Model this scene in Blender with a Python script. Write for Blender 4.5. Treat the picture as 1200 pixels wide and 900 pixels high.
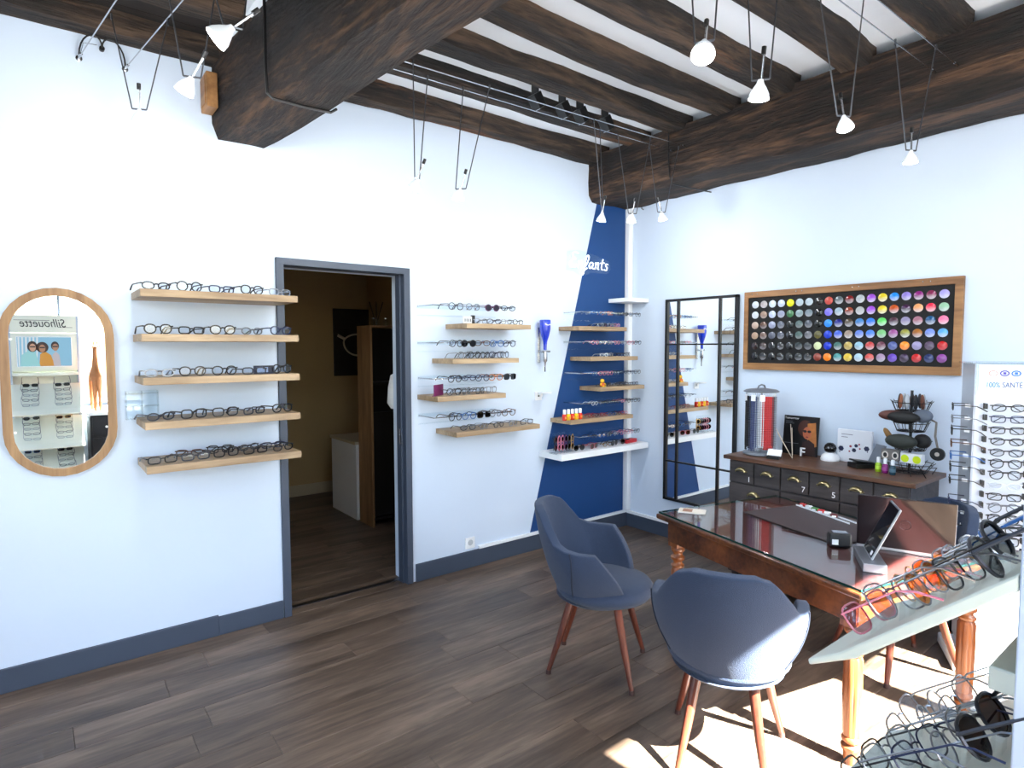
import bpy, bmesh, math, random
from mathutils import Vector, Matrix, Euler, noise
PI=math.pi; R=math.radians
for o in list(bpy.data.objects): bpy.data.objects.remove(o)
S=bpy.context.scene; COL=S.collection
random.seed(7)
def lin(c):
    return tuple(((v/255)/12.92 if v/255<=.04045 else ((v/255+.055)/1.055)**2.4) for v in c)
# ---------------- camera ----------------
cam=bpy.data.cameras.new('camera'); co=bpy.data.objects.new('camera',cam); COL.objects.link(co)
cam.sensor_fit='HORIZONTAL'; cam.sensor_width=36; cam.lens=714/1200*36; cam.clip_start=.05
_y,_p,_r=R(51.97),R(3.525),R(-.105)
_fw=Vector((math.cos(_y)*math.cos(_p),math.sin(_y)*math.cos(_p),-math.sin(_p)))
_rt=Vector((math.sin(_y),-math.cos(_y),0)); _up=_rt.cross(_fw)
_r2=_rt*math.cos(_r)+_up*math.sin(_r); _u2=-_rt*math.sin(_r)+_up*math.cos(_r)
_m=Matrix((_r2,_u2,-_fw)).transposed().to_4x4(); _m.translation=Vector((-4.225,-3.70,1.64))
co.matrix_world=_m; S.camera=co
# ---------------- light / exposure ----------------
S.view_settings.view_transform='Standard'; S.view_settings.look='None'
S.view_settings.gamma=1; S.view_settings.use_curve_mapping=False
S.view_settings.exposure=.98
LAMP_W=4.6
w=bpy.data.worlds.new('world'); S.world=w; w.use_nodes=True
nt=w.node_tree; nt.nodes.clear()
sky=nt.nodes.new('ShaderNodeTexSky'); sky.sky_type='NISHITA'; sky.sun_disc=False; sky.sun_elevation=R(48.5); sky.sun_rotation=R(184)
sky.dust_density=2.0; sky.ozone_density=1.0
bg=nt.nodes.new('ShaderNodeBackground'); bg.inputs['Strength'].default_value=.66
wo=nt.nodes.new('ShaderNodeOutputWorld'); nt.links.new(sky.outputs[0],bg.inputs[0]); nt.links.new(bg.outputs[0],wo.inputs[0])
sd=bpy.data.lights.new('sun','SUN'); sd.energy=90; sd.angle=R(.53); sd.color=(1,.97,.92)
so=bpy.data.objects.new('sun',sd); COL.objects.link(so)
_d=Vector((-.07*math.cos(R(48.5)),math.cos(R(48.5)),-math.sin(R(48.5))))
so.rotation_euler=_d.to_track_quat('-Z','Y').to_euler(); so.location=(-1,-6,6)
def portal(loc,rot,sx,sy):
    l=bpy.data.lights.new('window_portal','AREA'); l.shape='RECTANGLE'; l.size=sx; l.size_y=sy; l.cycles.is_portal=True
    o=bpy.data.objects.new('window_portal',l); COL.objects.link(o); o.location=loc; o.rotation_euler=rot
WINS=[(-4.95,-3.05,.98,2.55),(-2.33,-.98,.35,3.08),(-.92,-.16,1.96,2.68)]   # shop front openings x0,x1,z0,z1
for a,b,c0,c1 in WINS: portal(((a+b)/2,-4.72,(c0+c1)/2),(R(90),0,0),b-a,c1-c0)
portal((-5.42,-2.3,1.75),(0,R(-90),0),1.9,2.6)  # portal of the added west window
# ---------------- materials ----------------
MC={}
def mat(name,col,rough=.5,metal=0,spec=.5,bump=0,bscale=60,var=0,vscale=8,emit=None,es=1,coat=0,stretch=None,sheen=0):
    if name in MC: return MC[name]
    m=bpy.data.materials.new(name); m.use_nodes=True; n=m.node_tree.nodes; L=m.node_tree.links
    b=n['Principled BSDF']; c=(*lin(col),1)
    b.inputs['Base Color'].default_value=c; b.inputs['Roughness'].default_value=rough; b.inputs['Metallic'].default_value=metal
    b.inputs['Specular IOR Level'].default_value=spec; b.inputs['Coat Weight'].default_value=coat
    if sheen: b.inputs['Sheen Weight'].default_value=sheen
    tc=n.new('ShaderNodeTexCoord'); mp=n.new('ShaderNodeMapping'); L.new(tc.outputs['Object'],mp.inputs[0])
    if stretch: mp.inputs['Scale'].default_value=stretch
    nz=n.new('ShaderNodeTexNoise'); nz.inputs['Scale'].default_value=vscale; nz.inputs['Detail'].default_value=5; L.new(mp.outputs[0],nz.inputs[0])
    mx=n.new('ShaderNodeMix'); mx.data_type='RGBA'; v=max(var,.03)
    mx.inputs['A'].default_value=tuple(x*(1-v) for x in c[:3])+(1,); mx.inputs['B'].default_value=tuple(min(1,x*(1+v)) for x in c[:3])+(1,)
    L.new(nz.outputs['Fac'],mx.inputs['Factor']); L.new(mx.outputs['Result'],b.inputs['Base Color'])
    if bump:
        n2=n.new('ShaderNodeTexNoise'); n2.inputs['Scale'].default_value=bscale; n2.inputs['Detail'].default_value=4; L.new(mp.outputs[0],n2.inputs[0])
        bp=n.new('ShaderNodeBump'); bp.inputs['Strength'].default_value=bump; bp.inputs['Distance'].default_value=.01
        L.new(n2.outputs['Fac'],bp.inputs['Height']); L.new(bp.outputs[0],b.inputs['Normal'])
    if emit: b.inputs['Emission Color'].default_value=(*lin(emit),1); b.inputs['Emission Strength'].default_value=es
    MC[name]=m; return m
def wood(name,c1,c2,axis='X',scale=6,rough=.5,bump=.15,objrand=False,patch=None,coat=0,c3=None):
    if name in MC: return MC[name]
    m=bpy.data.materials.new(name); m.use_nodes=True; n=m.node_tree.nodes; L=m.node_tree.links; b=n['Principled BSDF']
    tc=n.new('ShaderNodeTexCoord'); mp=n.new('ShaderNodeMapping')
    k={'X':(.12,1,1),'Y':(1,.12,1),'Z':(1,1,.12)}[axis]; mp.inputs['Scale'].default_value=k
    beam=name.startswith('old_')
    L.new(tc.outputs['Object'],mp.inputs[0])
    if objrand:
        oi=n.new('ShaderNodeObjectInfo'); ml=n.new('ShaderNodeMath'); ml.operation='MULTIPLY'; ml.inputs[1].default_value=37
        L.new(oi.outputs['Random'],ml.inputs[0]); cb=n.new('ShaderNodeCombineXYZ')
        for i in range(3): L.new(ml.outputs[0],cb.inputs[i])
        L.new(cb.outputs[0],mp.inputs['Location'])
    n1=n.new('ShaderNodeTexNoise'); n1.inputs['Scale'].default_value=scale; n1.inputs['Detail'].default_value=8; n1.inputs['Roughness'].default_value=.65; n1.inputs['Distortion'].default_value=.6
    L.new(mp.outputs[0],n1.inputs[0])
    n2=n.new('ShaderNodeTexNoise'); n2.inputs['Scale'].default_value=scale*9; n2.inputs['Detail'].default_value=4; L.new(mp.outputs[0],n2.inputs[0])
    ad=n.new('ShaderNodeMath'); ad.operation='MULTIPLY_ADD'; ad.inputs[1].default_value=.35; L.new(n2.outputs['Fac'],ad.inputs[0]); L.new(n1.outputs['Fac'],ad.inputs[2])
    cr=n.new('ShaderNodeValToRGB'); cr.color_ramp.elements[0].position=.54 if beam else .48; cr.color_ramp.elements[1].position=.84 if beam else .86
    cr.color_ramp.elements[0].color=(*lin(c1),1); cr.color_ramp.elements[1].color=(*lin(c2),1)
    if c3: e=cr.color_ramp.elements.new(.67); e.color=(*lin(c3),1)
    L.new(ad.outputs[0],cr.inputs[0]); out=cr.outputs[0]
    if objrand:
        hs=n.new('ShaderNodeHueSaturation'); mr=n.new('ShaderNodeMapRange'); mr.inputs['To Min'].default_value=.86; mr.inputs['To Max'].default_value=1.12
        L.new(oi.outputs['Random'],mr.inputs[0]); L.new(mr.outputs[0],hs.inputs['Value']); L.new(out,hs.inputs['Color']); out=hs.outputs[0]
    if patch:
        n3=n.new('ShaderNodeTexNoise'); n3.inputs['Scale'].default_value=5; n3.inputs['Detail'].default_value=10; n3.inputs['Roughness'].default_value=.75; L.new(mp.outputs[0],n3.inputs[0])
        r3=n.new('ShaderNodeValToRGB'); r3.color_ramp.elements[0].position=.58; r3.color_ramp.elements[1].position=.66; L.new(n3.outputs['Fac'],r3.inputs[0])
        mx=n.new('ShaderNodeMix'); mx.data_type='RGBA'; mx.inputs['B'].default_value=(*lin(patch),1); L.new(out,mx.inputs['A']); L.new(r3.outputs[0],mx.inputs['Factor']); out=mx.outputs['Result']
    L.new(out,b.inputs['Base Color']); b.inputs['Roughness'].default_value=rough; b.inputs['Coat Weight'].default_value=coat; b.inputs['Coat Roughness'].default_value=.15
    if bump:
        bp=n.new('ShaderNodeBump'); bp.inputs['Strength'].default_value=bump; bp.inputs['Distance'].default_value=.05 if beam else .01; L.new(ad.outputs[0],bp.inputs['Height']); L.new(bp.outputs[0],b.inputs['Normal'])
    MC[name]=m; return m
def thin_glass(name,col=(255,255,255),refl=.06,rough=0.0):
    if name in MC: return MC[name]
    m=bpy.data.materials.new(name); m.use_nodes=True; n=m.node_tree.nodes; L=m.node_tree.links; n.clear()
    t=n.new('ShaderNodeBsdfTransparent'); t.inputs[0].default_value=(*lin(col),1)
    g=n.new('ShaderNodeBsdfGlossy'); g.inputs['Roughness'].default_value=rough
    lw=n.new('ShaderNodeLayerWeight'); lw.inputs[0].default_value=.5; pw=n.new('ShaderNodeMath'); pw.operation='POWER'; pw.inputs[1].default_value=4; L.new(lw.outputs['Facing'],pw.inputs[0]); ma=n.new('ShaderNodeMath'); ma.operation='MULTIPLY_ADD'; ma.inputs[1].default_value=.8; ma.inputs[2].default_value=refl
    ma.use_clamp=True; L.new(pw.outputs[0],ma.inputs[0])
    x=n.new('ShaderNodeMixShader'); L.new(ma.outputs[0],x.inputs[0]); L.new(t.outputs[0],x.inputs[1]); L.new(g.outputs[0],x.inputs[2])
    o=n.new('ShaderNodeOutputMaterial'); L.new(x.outputs[0],o.inputs[0]); MC[name]=m; return m
def mirror_mat():
    if 'mirror' in MC: return MC['mirror']
    m=bpy.data.materials.new('mirror'); m.use_nodes=True; b=m.node_tree.nodes['Principled BSDF']
    b.inputs['Metallic'].default_value=1; b.inputs['Roughness'].default_value=0.0; b.inputs['Base Color'].default_value=(.93,.95,.95,1); MC['mirror']=m; return m
def lens_sample_mat():
    m=bpy.data.materials.new('tinted_sample'); m.use_nodes=True; n=m.node_tree.nodes; L=m.node_tree.links; b=n['Principled BSDF']
    oi=n.new('ShaderNodeObjectInfo'); tc=n.new('ShaderNodeTexCoord'); sp=n.new('ShaderNodeSeparateXYZ'); L.new(tc.outputs['Generated'],sp.inputs[0])
    mr=n.new('ShaderNodeMapRange'); mr.inputs['From Min'].default_value=.55; mr.inputs['From Max'].default_value=0; mr.inputs['To Max'].default_value=1
    L.new(sp.outputs['Z'],mr.inputs[0]); ml=n.new('ShaderNodeMath'); ml.operation='MULTIPLY'; L.new(mr.outputs[0],ml.inputs[0]); L.new(oi.outputs['Alpha'],ml.inputs[1])
    mx=n.new('ShaderNodeMix'); mx.data_type='RGBA'; mx.inputs['B'].default_value=(.75,.75,.8,1); L.new(oi.outputs['Color'],mx.inputs['A']); L.new(ml.outputs[0],mx.inputs['Factor'])
    L.new(mx.outputs['Result'],b.inputs['Base Color']); b.inputs['Roughness'].default_value=.12; b.inputs['Coat Weight'].default_value=.5
    return m
WALL=mat('white_plaster',(208,221,237),.85,bump=.06,bscale=9,var=.015,vscale=2)
CEIL=mat('ceiling_plaster',(232,237,243),.9,bump=.5,bscale=7,var=.03,vscale=3)
BLUE=mat('blue_wall_paint',(6,62,120),.6,var=.04)
SLATE=mat('slate_paint',(62,72,88),.5,var=.06)
BEAM=wood('old_beam_wood',(9,6,5),(90,64,44),'Y',6,.85,1.0,patch=(70,48,32),c3=(32,21,15))
JOIST=wood('old_joist_wood',(11,8,7),(84,65,50),'X',6,.85,1.0,patch=(96,62,36),objrand=True,c3=(36,27,21))
SHADEB=wood('bay_shade_tone',(8,6,5),(34,24,18),'X',5,.9,.5)  # near-black tone stands for shade between the left bay joists
FLOORM=wood('floor_plank_wood',(58,46,37),(126,107,91),'X',5.5,.42,.12,objrand=True,c3=(92,76,63))
OAK=wood('oak_laminate',(128,103,76),(190,164,130),'X',6,.5,.05)
OAKF=wood('oak_frame',(120,86,55),(178,140,98),'Z',6,.5,.05)
PINE=wood('knotty_wood_frame',(112,74,40),(176,128,80),'Y',5,.5,.1)
TABW=wood('varnished_table_wood',(46,22,11),(122,70,36),'X',6,.35,.1,coat=.4)
LEGW=wood('turned_leg_wood',(92,44,18),(176,106,52),'Z',8,.35,.1,coat=.4)
CHAIRLEG=wood('chair_leg_wood',(58,22,14),(118,58,38),'Z',8,.35,.05,coat=.3)
CHESTW=wood('charcoal_stained_wood',(34,31,33),(76,70,70),'Y',7,.6,.12)
CHESTTOP=wood('dark_brown_top',(52,32,22),(118,80,56),'Y',6,.4,.1)
FABRIC=mat('blue_grey_wool',(42,57,82),.95,bump=.5,bscale=380,var=.3,vscale=240,sheen=.12)
WHITE=mat('white_laminate',(240,242,244),.35,var=.01)
CREAM=mat('cream_display_plastic',(224,226,212),.35,var=.01)
BLACK=mat('black_metal',(14,14,16),.4,var=.05)
CHROME=mat('brushed_steel',(190,192,196),.25,1)
DKSTEEL=mat('dark_steel_rod',(96,98,104),.35,1)
BRASS=mat('antique_brass',(186,172,128),.32,1,var=.1)
ACRYL=thin_glass('clear_acrylic',(250,253,254),.03)
GLASS=thin_glass('window_glass',(250,252,252),.03)
LENSC=thin_glass('clear_lens',(248,250,252),.04)
LENSD=thin_glass('dark_lens',(62,56,66),.10)
LENSB=thin_glass('brown_lens',(120,92,70),.10)
LENSBL=thin_glass('blue_lens',(60,90,150),.14)
LENSG=thin_glass('grey_lens',(128,134,140),.10)
LENSP=thin_glass('pink_lens',(238,206,210),.08)
LENSY=thin_glass('amber_lens',(248,190,70),.08)
LENSPU=thin_glass('plum_lens',(96,40,92),.08)
# ---------------- mesh helpers ----------------
class MB:
    def __init__(s): s.v=[]; s.f=[]; s.mi=[]; s.cur=0
    def add(s,vs,fs,M=None):
        o=len(s.v); s.v+=[tuple(M@Vector(v)) if M is not None else tuple(v) for v in vs]
        s.f+=[tuple(i+o for i in f) for f in fs]; s.mi+=[s.cur]*len(fs); return s
    def box(s,x0,x1,y0,y1,z0,z1,M=None):
        x0,x1=sorted((x0,x1));y0,y1=sorted((y0,y1));z0,z1=sorted((z0,z1))
        return s.add([(x0,y0,z0),(x1,y0,z0),(x1,y1,z0),(x0,y1,z0),(x0,y0,z1),(x1,y0,z1),(x1,y1,z1),(x0,y1,z1)],
          [(0,3,2,1),(4,5,6,7),(0,1,5,4),(1,2,6,5),(2,3,7,6),(3,0,4,7)],M)
    def prism(s,poly,a0,a1,axis='z',M=None):
        n=len(poly); mk={'z':lambda p,a:(p[0],p[1],a),'y':lambda p,a:(p[0],a,p[1]),'x':lambda p,a:(a,p[0],p[1])}[axis]
        vs=[mk(p,a0) for p in poly]+[mk(p,a1) for p in poly]
        fs=[tuple(range(n))[::-1],tuple(range(n,2*n))]+[(i,(i+1)%n,(i+1)%n+n,i+n) for i in range(n)]
        return s.add(vs,fs,M)
    def tube(s,pts,r,seg=6,closed=False,M=None,cap=True):
        pts=[Vector(p) for p in pts]; n=len(pts); rr=r if isinstance(r,(list,tuple)) else [r]*n
        vs=[];prev=None
        for i,p in enumerate(pts):
            if closed: t=pts[(i+1)%n]-pts[i-1]
            else: t=pts[min(i+1,n-1)]-pts[max(i-1,0)]
            t.normalize()
            if prev is None:
                a=Vector((0,0,1)) if abs(t.z)<.9 else Vector((1,0,0)); u=t.cross(a).normalized()
            else:
                u=prev-t*prev.dot(t); u=u.normalized() if u.length>1e-6 else t.orthogonal().normalized()
            prev=u; w=t.cross(u)
            for k in range(seg):
                a=2*PI*k/seg; vs.append(p+(u*math.cos(a)+w*math.sin(a))*rr[i])
        fs=[]
        for i in range(n if closed else n-1):
            j=(i+1)%n
            for k in range(seg):
                l=(k+1)%seg; fs.append((i*seg+k,i*seg+l,j*seg+l,j*seg+k))
        if not closed and cap: fs+= [tuple(range(seg))[::-1],tuple(range((n-1)*seg,n*seg))]
        return s.add(vs,fs,M)
    def lathe(s,prof,seg=16,c=(0,0,0),M=None):
        vs=[];n=len(prof)
        for r,z in prof:
            for k in range(seg):
                a=2*PI*k/seg; vs.append((c[0]+r*math.cos(a),c[1]+r*math.sin(a),c[2]+z))
        fs=[(i*seg+k,i*seg+(k+1)%seg,(i+1)*seg+(k+1)%seg,(i+1)*seg+k) for i in range(n-1) for k in range(seg)]
        fs+=[tuple(range(seg))[::-1],tuple(range((n-1)*seg,n*seg))]
        return s.add(vs,fs,M)
    def mesh(s,name,mats,smooth=False):
        me=bpy.data.meshes.new(name); me.from_pydata(s.v,[],s.f); 
        for m in (mats if isinstance(mats,(list,tuple)) else [mats]): me.materials.append(m)
        if len(me.materials)>1:
            for p,i in zip(me.polygons,s.mi): p.material_index=i
        bm=bmesh.new(); bm.from_mesh(me); bmesh.ops.recalc_face_normals(bm,faces=bm.faces); bm.to_mesh(me); bm.free()
        if smooth: smooth_by_angle(me)
        return me
    def build(s,name,mats,parent=None,smooth=False,bevel=0):
        return obj(name,s.mesh(name,mats,smooth),parent,bevel)
def smooth_by_angle(me,ang=50):
    for p in me.polygons: p.use_smooth=True
    bm=bmesh.new(); bm.from_mesh(me)
    for e in bm.edges:
        if len(e.link_faces)==2 and e.calc_face_angle(0)>R(ang): e.smooth=False
    bm.to_mesh(me); bm.free()
def obj(name,me,parent=None,bevel=0):
    o=bpy.data.objects.new(name,me); COL.objects.link(o)
    if parent: o.parent=parent
    if bevel:
        b=o.modifiers.new('bevel','BEVEL'); b.width=bevel; b.segments=2; b.limit_method='ANGLE'; b.angle_limit=R(40)
    return o
def tag(o,label=None,cat=None,group=None,kind=None):
    if label: o['label']=label
    if cat: o['category']=cat
    if group: o['group']=group
    if kind: o['kind']=kind
    return o
def thing(name,label,cat,loc=(0,0,0),rz=0,group=None,rot=None):
    o=bpy.data.objects.new(name,None); COL.objects.link(o); o.location=loc; o.rotation_euler=rot or (0,0,rz); o.empty_display_size=.05
    return tag(o,label,cat,group)
def text_mesh(txt,size,ext,m,name='lettering',parent=None,loc=(0,0,0),rot=(0,0,0),shear=0,align='CENTER',sx=1):
    cu=bpy.data.curves.new('t','FONT'); cu.body=txt; cu.size=size; cu.extrude=ext; cu.shear=shear; cu.align_x=align; cu.align_y='CENTER'; cu.resolution_u=3
    o=bpy.data.objects.new('t',cu); COL.objects.link(o); me=bpy.data.meshes.new_from_object(o); bpy.data.objects.remove(o)
    me.materials.clear(); me.materials.append(m); q=obj(name,me,parent); q.location=loc; q.rotation_euler=rot; q.scale=(sx,1,1); return q
ORD=['first','second','third','fourth','fifth','sixth','seventh','eighth','ninth','tenth','eleventh','twelfth','thirteenth','fourteenth']

# =============== STRUCTURE ===============
FY=-4.6; WX=-5.3
fl=MB().box(WX-.2,.2,FY-.2,.0,-.12,-.012).box(-3.8,-.9,.0,3.1,-.12,-.012).build('floor',mat('floor_underlay',(16,12,10),.9))
tag(fl,'dark brown grey wood plank floor running under the desk and chairs','floor',kind='structure')
rnd=random.Random(3)
def planks(x0,x1,y0,y1,wd=.185,ln=1.22):
    y=y0;row=0
    while y<y1-.02:
        ye=min(y+wd,y1); x=x0-rnd.random()*ln
        while x<x1:
            a=max(x,x0); b=min(x+ln,x1)
            if b-a>.03:
                cx,cy=(a+b)/2,(y+ye)/2; g=.0008
                m=MB(); hx,hy=(b-a)/2-g,(ye-y)/2-g; bv=.0012
                vs=[(-hx,-hy,-.012),(hx,-hy,-.012),(hx,hy,-.012),(-hx,hy,-.012),(-hx,-hy,-bv),(hx,-hy,-bv),(hx,hy,-bv),(-hx,hy,-bv),
                    (-hx+bv,-hy+bv,0),(hx-bv,-hy+bv,0),(hx-bv,hy-bv,0),(-hx+bv,hy-bv,0)]
                fs=[(0,1,5,4),(1,2,6,5),(2,3,7,6),(3,0,4,7),(4,5,9,8),(5,6,10,9),(6,7,11,10),(7,4,8,11),(8,9,10,11)]
                m.add(vs,fs); o=m.build('plank',FLOORM,fl); o.location=(cx,cy,0)
            x+=ln
        y=ye;row+=1
planks(WX,0,FY,0); planks(-3.7,-1.0,0,3.0)
# wall_left (with the doorway) y 0..0.2
DX0,DX1,DZ=-3.05,-2.26,2.125
wl=MB().box(WX-.2,DX0-.02,0,.2,0,3.5).box(DX1+.02,.2,0,.2,0,3.5).box(DX0-.02,DX1+.02,0,.2,DZ,3.5).build('wall_left',WALL)
tag(wl,'long white plastered wall with the doorway and the oak shelves','wall',kind='structure')
bp=MB().prism([(-.40,2.9),(-.055,2.9),(-.055,.15),(-1.15,.15)],-.003,0,'y').build('blue_paint_stripe',BLUE,wl)
wr=MB().box(0,.2,FY-.2,0,0,3.5).build('wall_right',WALL); tag(wr,'white wall with the lens sample board and tall black mirror','wall',kind='structure')
# west side wall, its unseen window added for fill light
wm=MB().box(WX-.2,WX,FY-.2,-3.25,0,3.5).box(WX-.2,WX,-1.35,0,0,3.5).box(WX-.2,WX,-3.25,-1.35,0,.45).box(WX-.2,WX,-3.25,-1.35,3.05,3.5)
tag(wm.build('wall_back',WALL),'white side wall with an added fill light window left of the frame','wall',kind='structure')
fm=MB(); xs=sorted({WX,0}|{v for q in WINS for v in q[:2]})
for i in range(len(xs)-1):
    a,b=xs[i],xs[i+1]; wv=[q for q in WINS if q[0]==a and q[1]==b]
    if wv: fm.box(a,b,FY-.2,FY,0,wv[0][2]).box(a,b,FY-.2,FY,wv[0][3],3.5)
    else: fm.box(a,b,FY-.2,FY,0,3.5)
tag(fm.build('wall_front',WALL),'white shop front wall behind the camera with large windows','wall',kind='structure')
def window(name,x0,x1,z0,z1,cols,side=False,label=''):
    r=thing(name,label,'window'); r['kind']='structure'
    def P(a,b,c,d,e,f): return (a,b,c,d,e,f) if not side else (c,d,a,b,e,f)
    yc=FY-.1 if not side else WX-.1; t=.03
    fr=MB(); fr.box(*P(x0,x0+.04,yc-t,yc+t,z0,z1)).box(*P(x1-.04,x1,yc-t,yc+t,z0,z1)).box(*P(x0,x1,yc-t,yc+t,z0,z0+.04)).box(*P(x0,x1,yc-t,yc+t,z1-.04,z1)); fr.build('window_frame',SLATE,r)
    wd=(x1-x0-.08)/cols
    for i in range(cols):
        a=x0+.04+i*wd
        if i: MB().box(*P(a-.012,a+.012,yc-t,yc+t,z0+.04,z1-.04)).build('mullion',SLATE,r)
        MB().box(*P(a+.012,a+wd-.012,yc-.003,yc+.003,z0+.04,z1-.04)).build('pane',GLASS,r)
window('window_1',*WINS[0],2,label='wide shop window above the white counter, behind the giraffe figure')
window('window_2',*WINS[1],1,label='tall shop window that throws the sun patch by the desk')
window('window_3',*WINS[2],1,label='unseen high window shaped to trim the sun patch, right of the shop front')  # made-up opening, sill raised to cut off part of the sun patch
window('window_4',-3.25,-1.35,.45,3.05,2,side=True,label='unseen side window added for fill light, left of the camera')  # window put in to let more daylight fill the room
ow=MB().box(-14,14,-22,FY-.2,-.14,-.12).box(-14,WX-.2,FY-.2,4,-.14,-.12); tag(ow.build('trim_3',mat('street_paving',(84,84,84),.9)),'grey street paving outside the shop front','paving',kind='structure')
# ceiling
cm=MB(); nx,ny=40,34
vs=[];
for j in range(ny+1):
    for i in range(nx+1):
        x=WX-.1+(.2-WX+.1)*i/nx; y=FY-.1+(.15-FY+.1)*j/ny
        vs.append((x,y,3.285+.012*noise.noise((x*1.7,y*1.7,1))))
cm.add(vs,[(j*(nx+1)+i,j*(nx+1)+i+1,(j+1)*(nx+1)+i+1,(j+1)*(nx+1)+i) for j in range(ny) for i in range(nx)])
cm.box(WX-.2,.2,FY-.2,.2,3.42,3.52)
ce=cm.build('ceiling',CEIL,smooth=True); tag(ce,'white plaster ceiling with old dark timber joists and beams','ceiling',kind='structure')
def rough_beam(name,m,p0,p1,w0,h,parent,seed=0,amp=.012,rot=0,bow=0,taper=0,round_=.2):
    # old timber: cross section swept between p0 and p1 (centre of its underside)
    p0=Vector(p0);p1=Vector(p1);L=(p1-p0).length;n=max(6,int(L/.09)); t=(p1-p0).normalized(); sd_=Vector((0,0,1)).cross(t).normalized(); up=Vector((0,0,1))
    sec=[(-.5,1),(-.5,.75),(-.5,.45),(-.49,round_*.8),(-.5+round_*.5,.0),(-.2,-.01),(.1,0),(.5-round_*.5,0),(.49,round_*.8),(.5,.45),(.5,.75),(.5,1)]
    m_=MB(); vs=[]
    for i in range(n+1):
        f=i/n; c=p0.lerp(p1,f); wv=w0*(1+.10*noise.noise((f*L*1.3,seed,3))+taper*(f-.5)); dz=.02*noise.noise((f*L*.9,seed,9)); c=c+sd_*(bow*math.sin(PI*f)+.02*noise.noise((f*L*.8,seed,5)))
        for k,(a,b) in enumerate(sec):
            q=c+sd_*(a*wv)+up*(b*h+(dz if b<.5 else 0))
            d=amp*noise.noise((q.x*5+seed,q.y*5,q.z*9))+amp*.5*noise.noise((q.x*17,q.y*17+seed,q.z*21))
            q=q+sd_*(d*(1 if a>0 else -1))+up*(d if b<.3 else 0); vs.append(q)
    K=len(sec); fs=[(i*K+k,i*K+k+1,(i+1)*K+k+1,(i+1)*K+k) for i in range(n) for k in range(K-1)]
    fs+=[tuple(range(K)),tuple(range(n*K,(n+1)*K))[::-1],]+[(i*K,(i+1)*K,(i+1)*K+K-1,i*K+K-1) for i in range(n)]
    m_.add(vs,fs); return m_.build(name,m,parent,smooth=True)
# main beams
b1=rough_beam('main_beam',BEAM,(-3.265,.02,2.78),(-2.80,-4.6,2.80),.30,.50,ce,1,.014); b1['label']='heavy old cross beam in front, carrying a black cable'
b2=rough_beam('main_beam',BEAM,(-.26,.0,2.845),(-.32,-4.6,2.86),.51,.37,ce,2,.016); b2['label']='heavy old beam along the top of the right wall'
js=[(-.06,.13,.16),(-.50,.155,0),(-.89,.16,0),(-1.285,.16,0),(-1.69,.18,0),(-2.12,.18,0),(-2.56,.19,0),(-3.02,.19,0),(-3.46,.18,0),(-3.9,.18,0),(-4.32,.18,0)]
for i,(y,wd,_) in enumerate(js):
    zb=3.155 if i==0 else 3.19
    x0=-3.10 - .1*y
    rough_beam('joist',JOIST,(x0-.15,y+random.uniform(-.015,.015),zb),(-.40-.02*i%3,y,zb),wd,.15,ce,10+i,.012,bow=random.uniform(-.02,.02))
    rough_beam('joist',JOIST,(WX,y-.01,zb+.01),(-3.30-.1*y,y,zb),wd*1.25,.15,ce,30+i,.012)
for i in range(11):   # plaster filling over the right beam between the joists
    y0=-.12-.43*i; MB().prism([(-.50,3.185),(0,3.185),(0,3.3),(-.34,3.3)],y0,max(y0-.43,FY),'y').build('plaster_infill',CEIL,ce)
m=MB()
for i in range(22):
    y1=-.21*i; MB().box(WX,-3.28-.1*y1,max(y1-.205,FY),y1,3.255,3.275).build('bay_shade_board',SHADEB,ce)  # dark sheets in place of unlit plaster, shade put into their colour
m=MB().prism([(-3.38,3.2),(-3.12,3.2),(-3.12,3.3),(-3.38,3.3)],-.14,-.9,'y').build('plaster_infill',CEIL,ce)
# black cable on the beams
def onbeam(y): return -3.265+ (-y)*.1006
y=-.79; xm=onbeam(y)
tag(MB().tube([(xm-.168,y,3.26),(xm-.170,y,2.9),(xm-.165,y,2.785),(xm-.14,y,2.768),(xm,y,2.764),(xm+.13,y,2.768),(xm+.16,y,2.79)],.007).build('beam_cable',BLACK),'black cable running down and under the front cross beam','cable')
tag(MB().tube([(-.53,-.83,3.21),(-.54,-.84,3.0),(-.535,-.85,2.87),(-.5,-.85,2.825),(-.3,-.86,2.825),(-.05,-.87,2.83)],.005).build('beam_cable',BLACK),'thin black cable wrapped around the right hand beam','cable')
wb=thing('junction_box','small reddish wooden box fixed to the wall end of the front beam','box',(-3.43,-.07,2.99))
MB().box(-.035,.02,-.075,.065,-.09,.09).build('box_body',PINE,wb,bevel=.004); MB().box(-.04,-.034,-.055,.045,-.07,.07).build('cover',PINE,wb)
# skirting
def skirt(name,x0,x1,y0,y1,h,label): tag(MB().box(x0,x1,y0,y1,0,h).build(name,SLATE,bevel=.003),label,'baseboard',kind='structure')
skirt('baseboard_left',WX,-3.46,-.016,0,.118,'slate grey baseboard left of the doorway, taller outer length')
skirt('baseboard_left',-3.46,-3.10,-.014,0,.108,'slate grey baseboard short length next to the door frame')
skirt('baseboard_left',-2.19,0,-.015,0,.125,'slate grey baseboard right of the doorway')
skirt('baseboard_right',-.015,0,FY,-.015,.12,'slate grey baseboard along the right wall')
tag(MB().box(-1.66,-.02,-.022,0,.127,.150).build('trim_1',WHITE,bevel=.002),'white cable duct along the top of the baseboard','trim',kind='structure')
tag(MB().box(-.022,0,-1.3,-.02,.122,.147).build('trim_1',WHITE,bevel=.002),'short white cable duct on the right wall baseboard','trim',kind='structure')
tag(MB().box(-.055,-.0,-.055,-.0,.15,2.86).build('trim_2',WHITE,bevel=.012),'white vertical pipe casing in the corner beside the blue stripe','trim',kind='structure')
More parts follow.
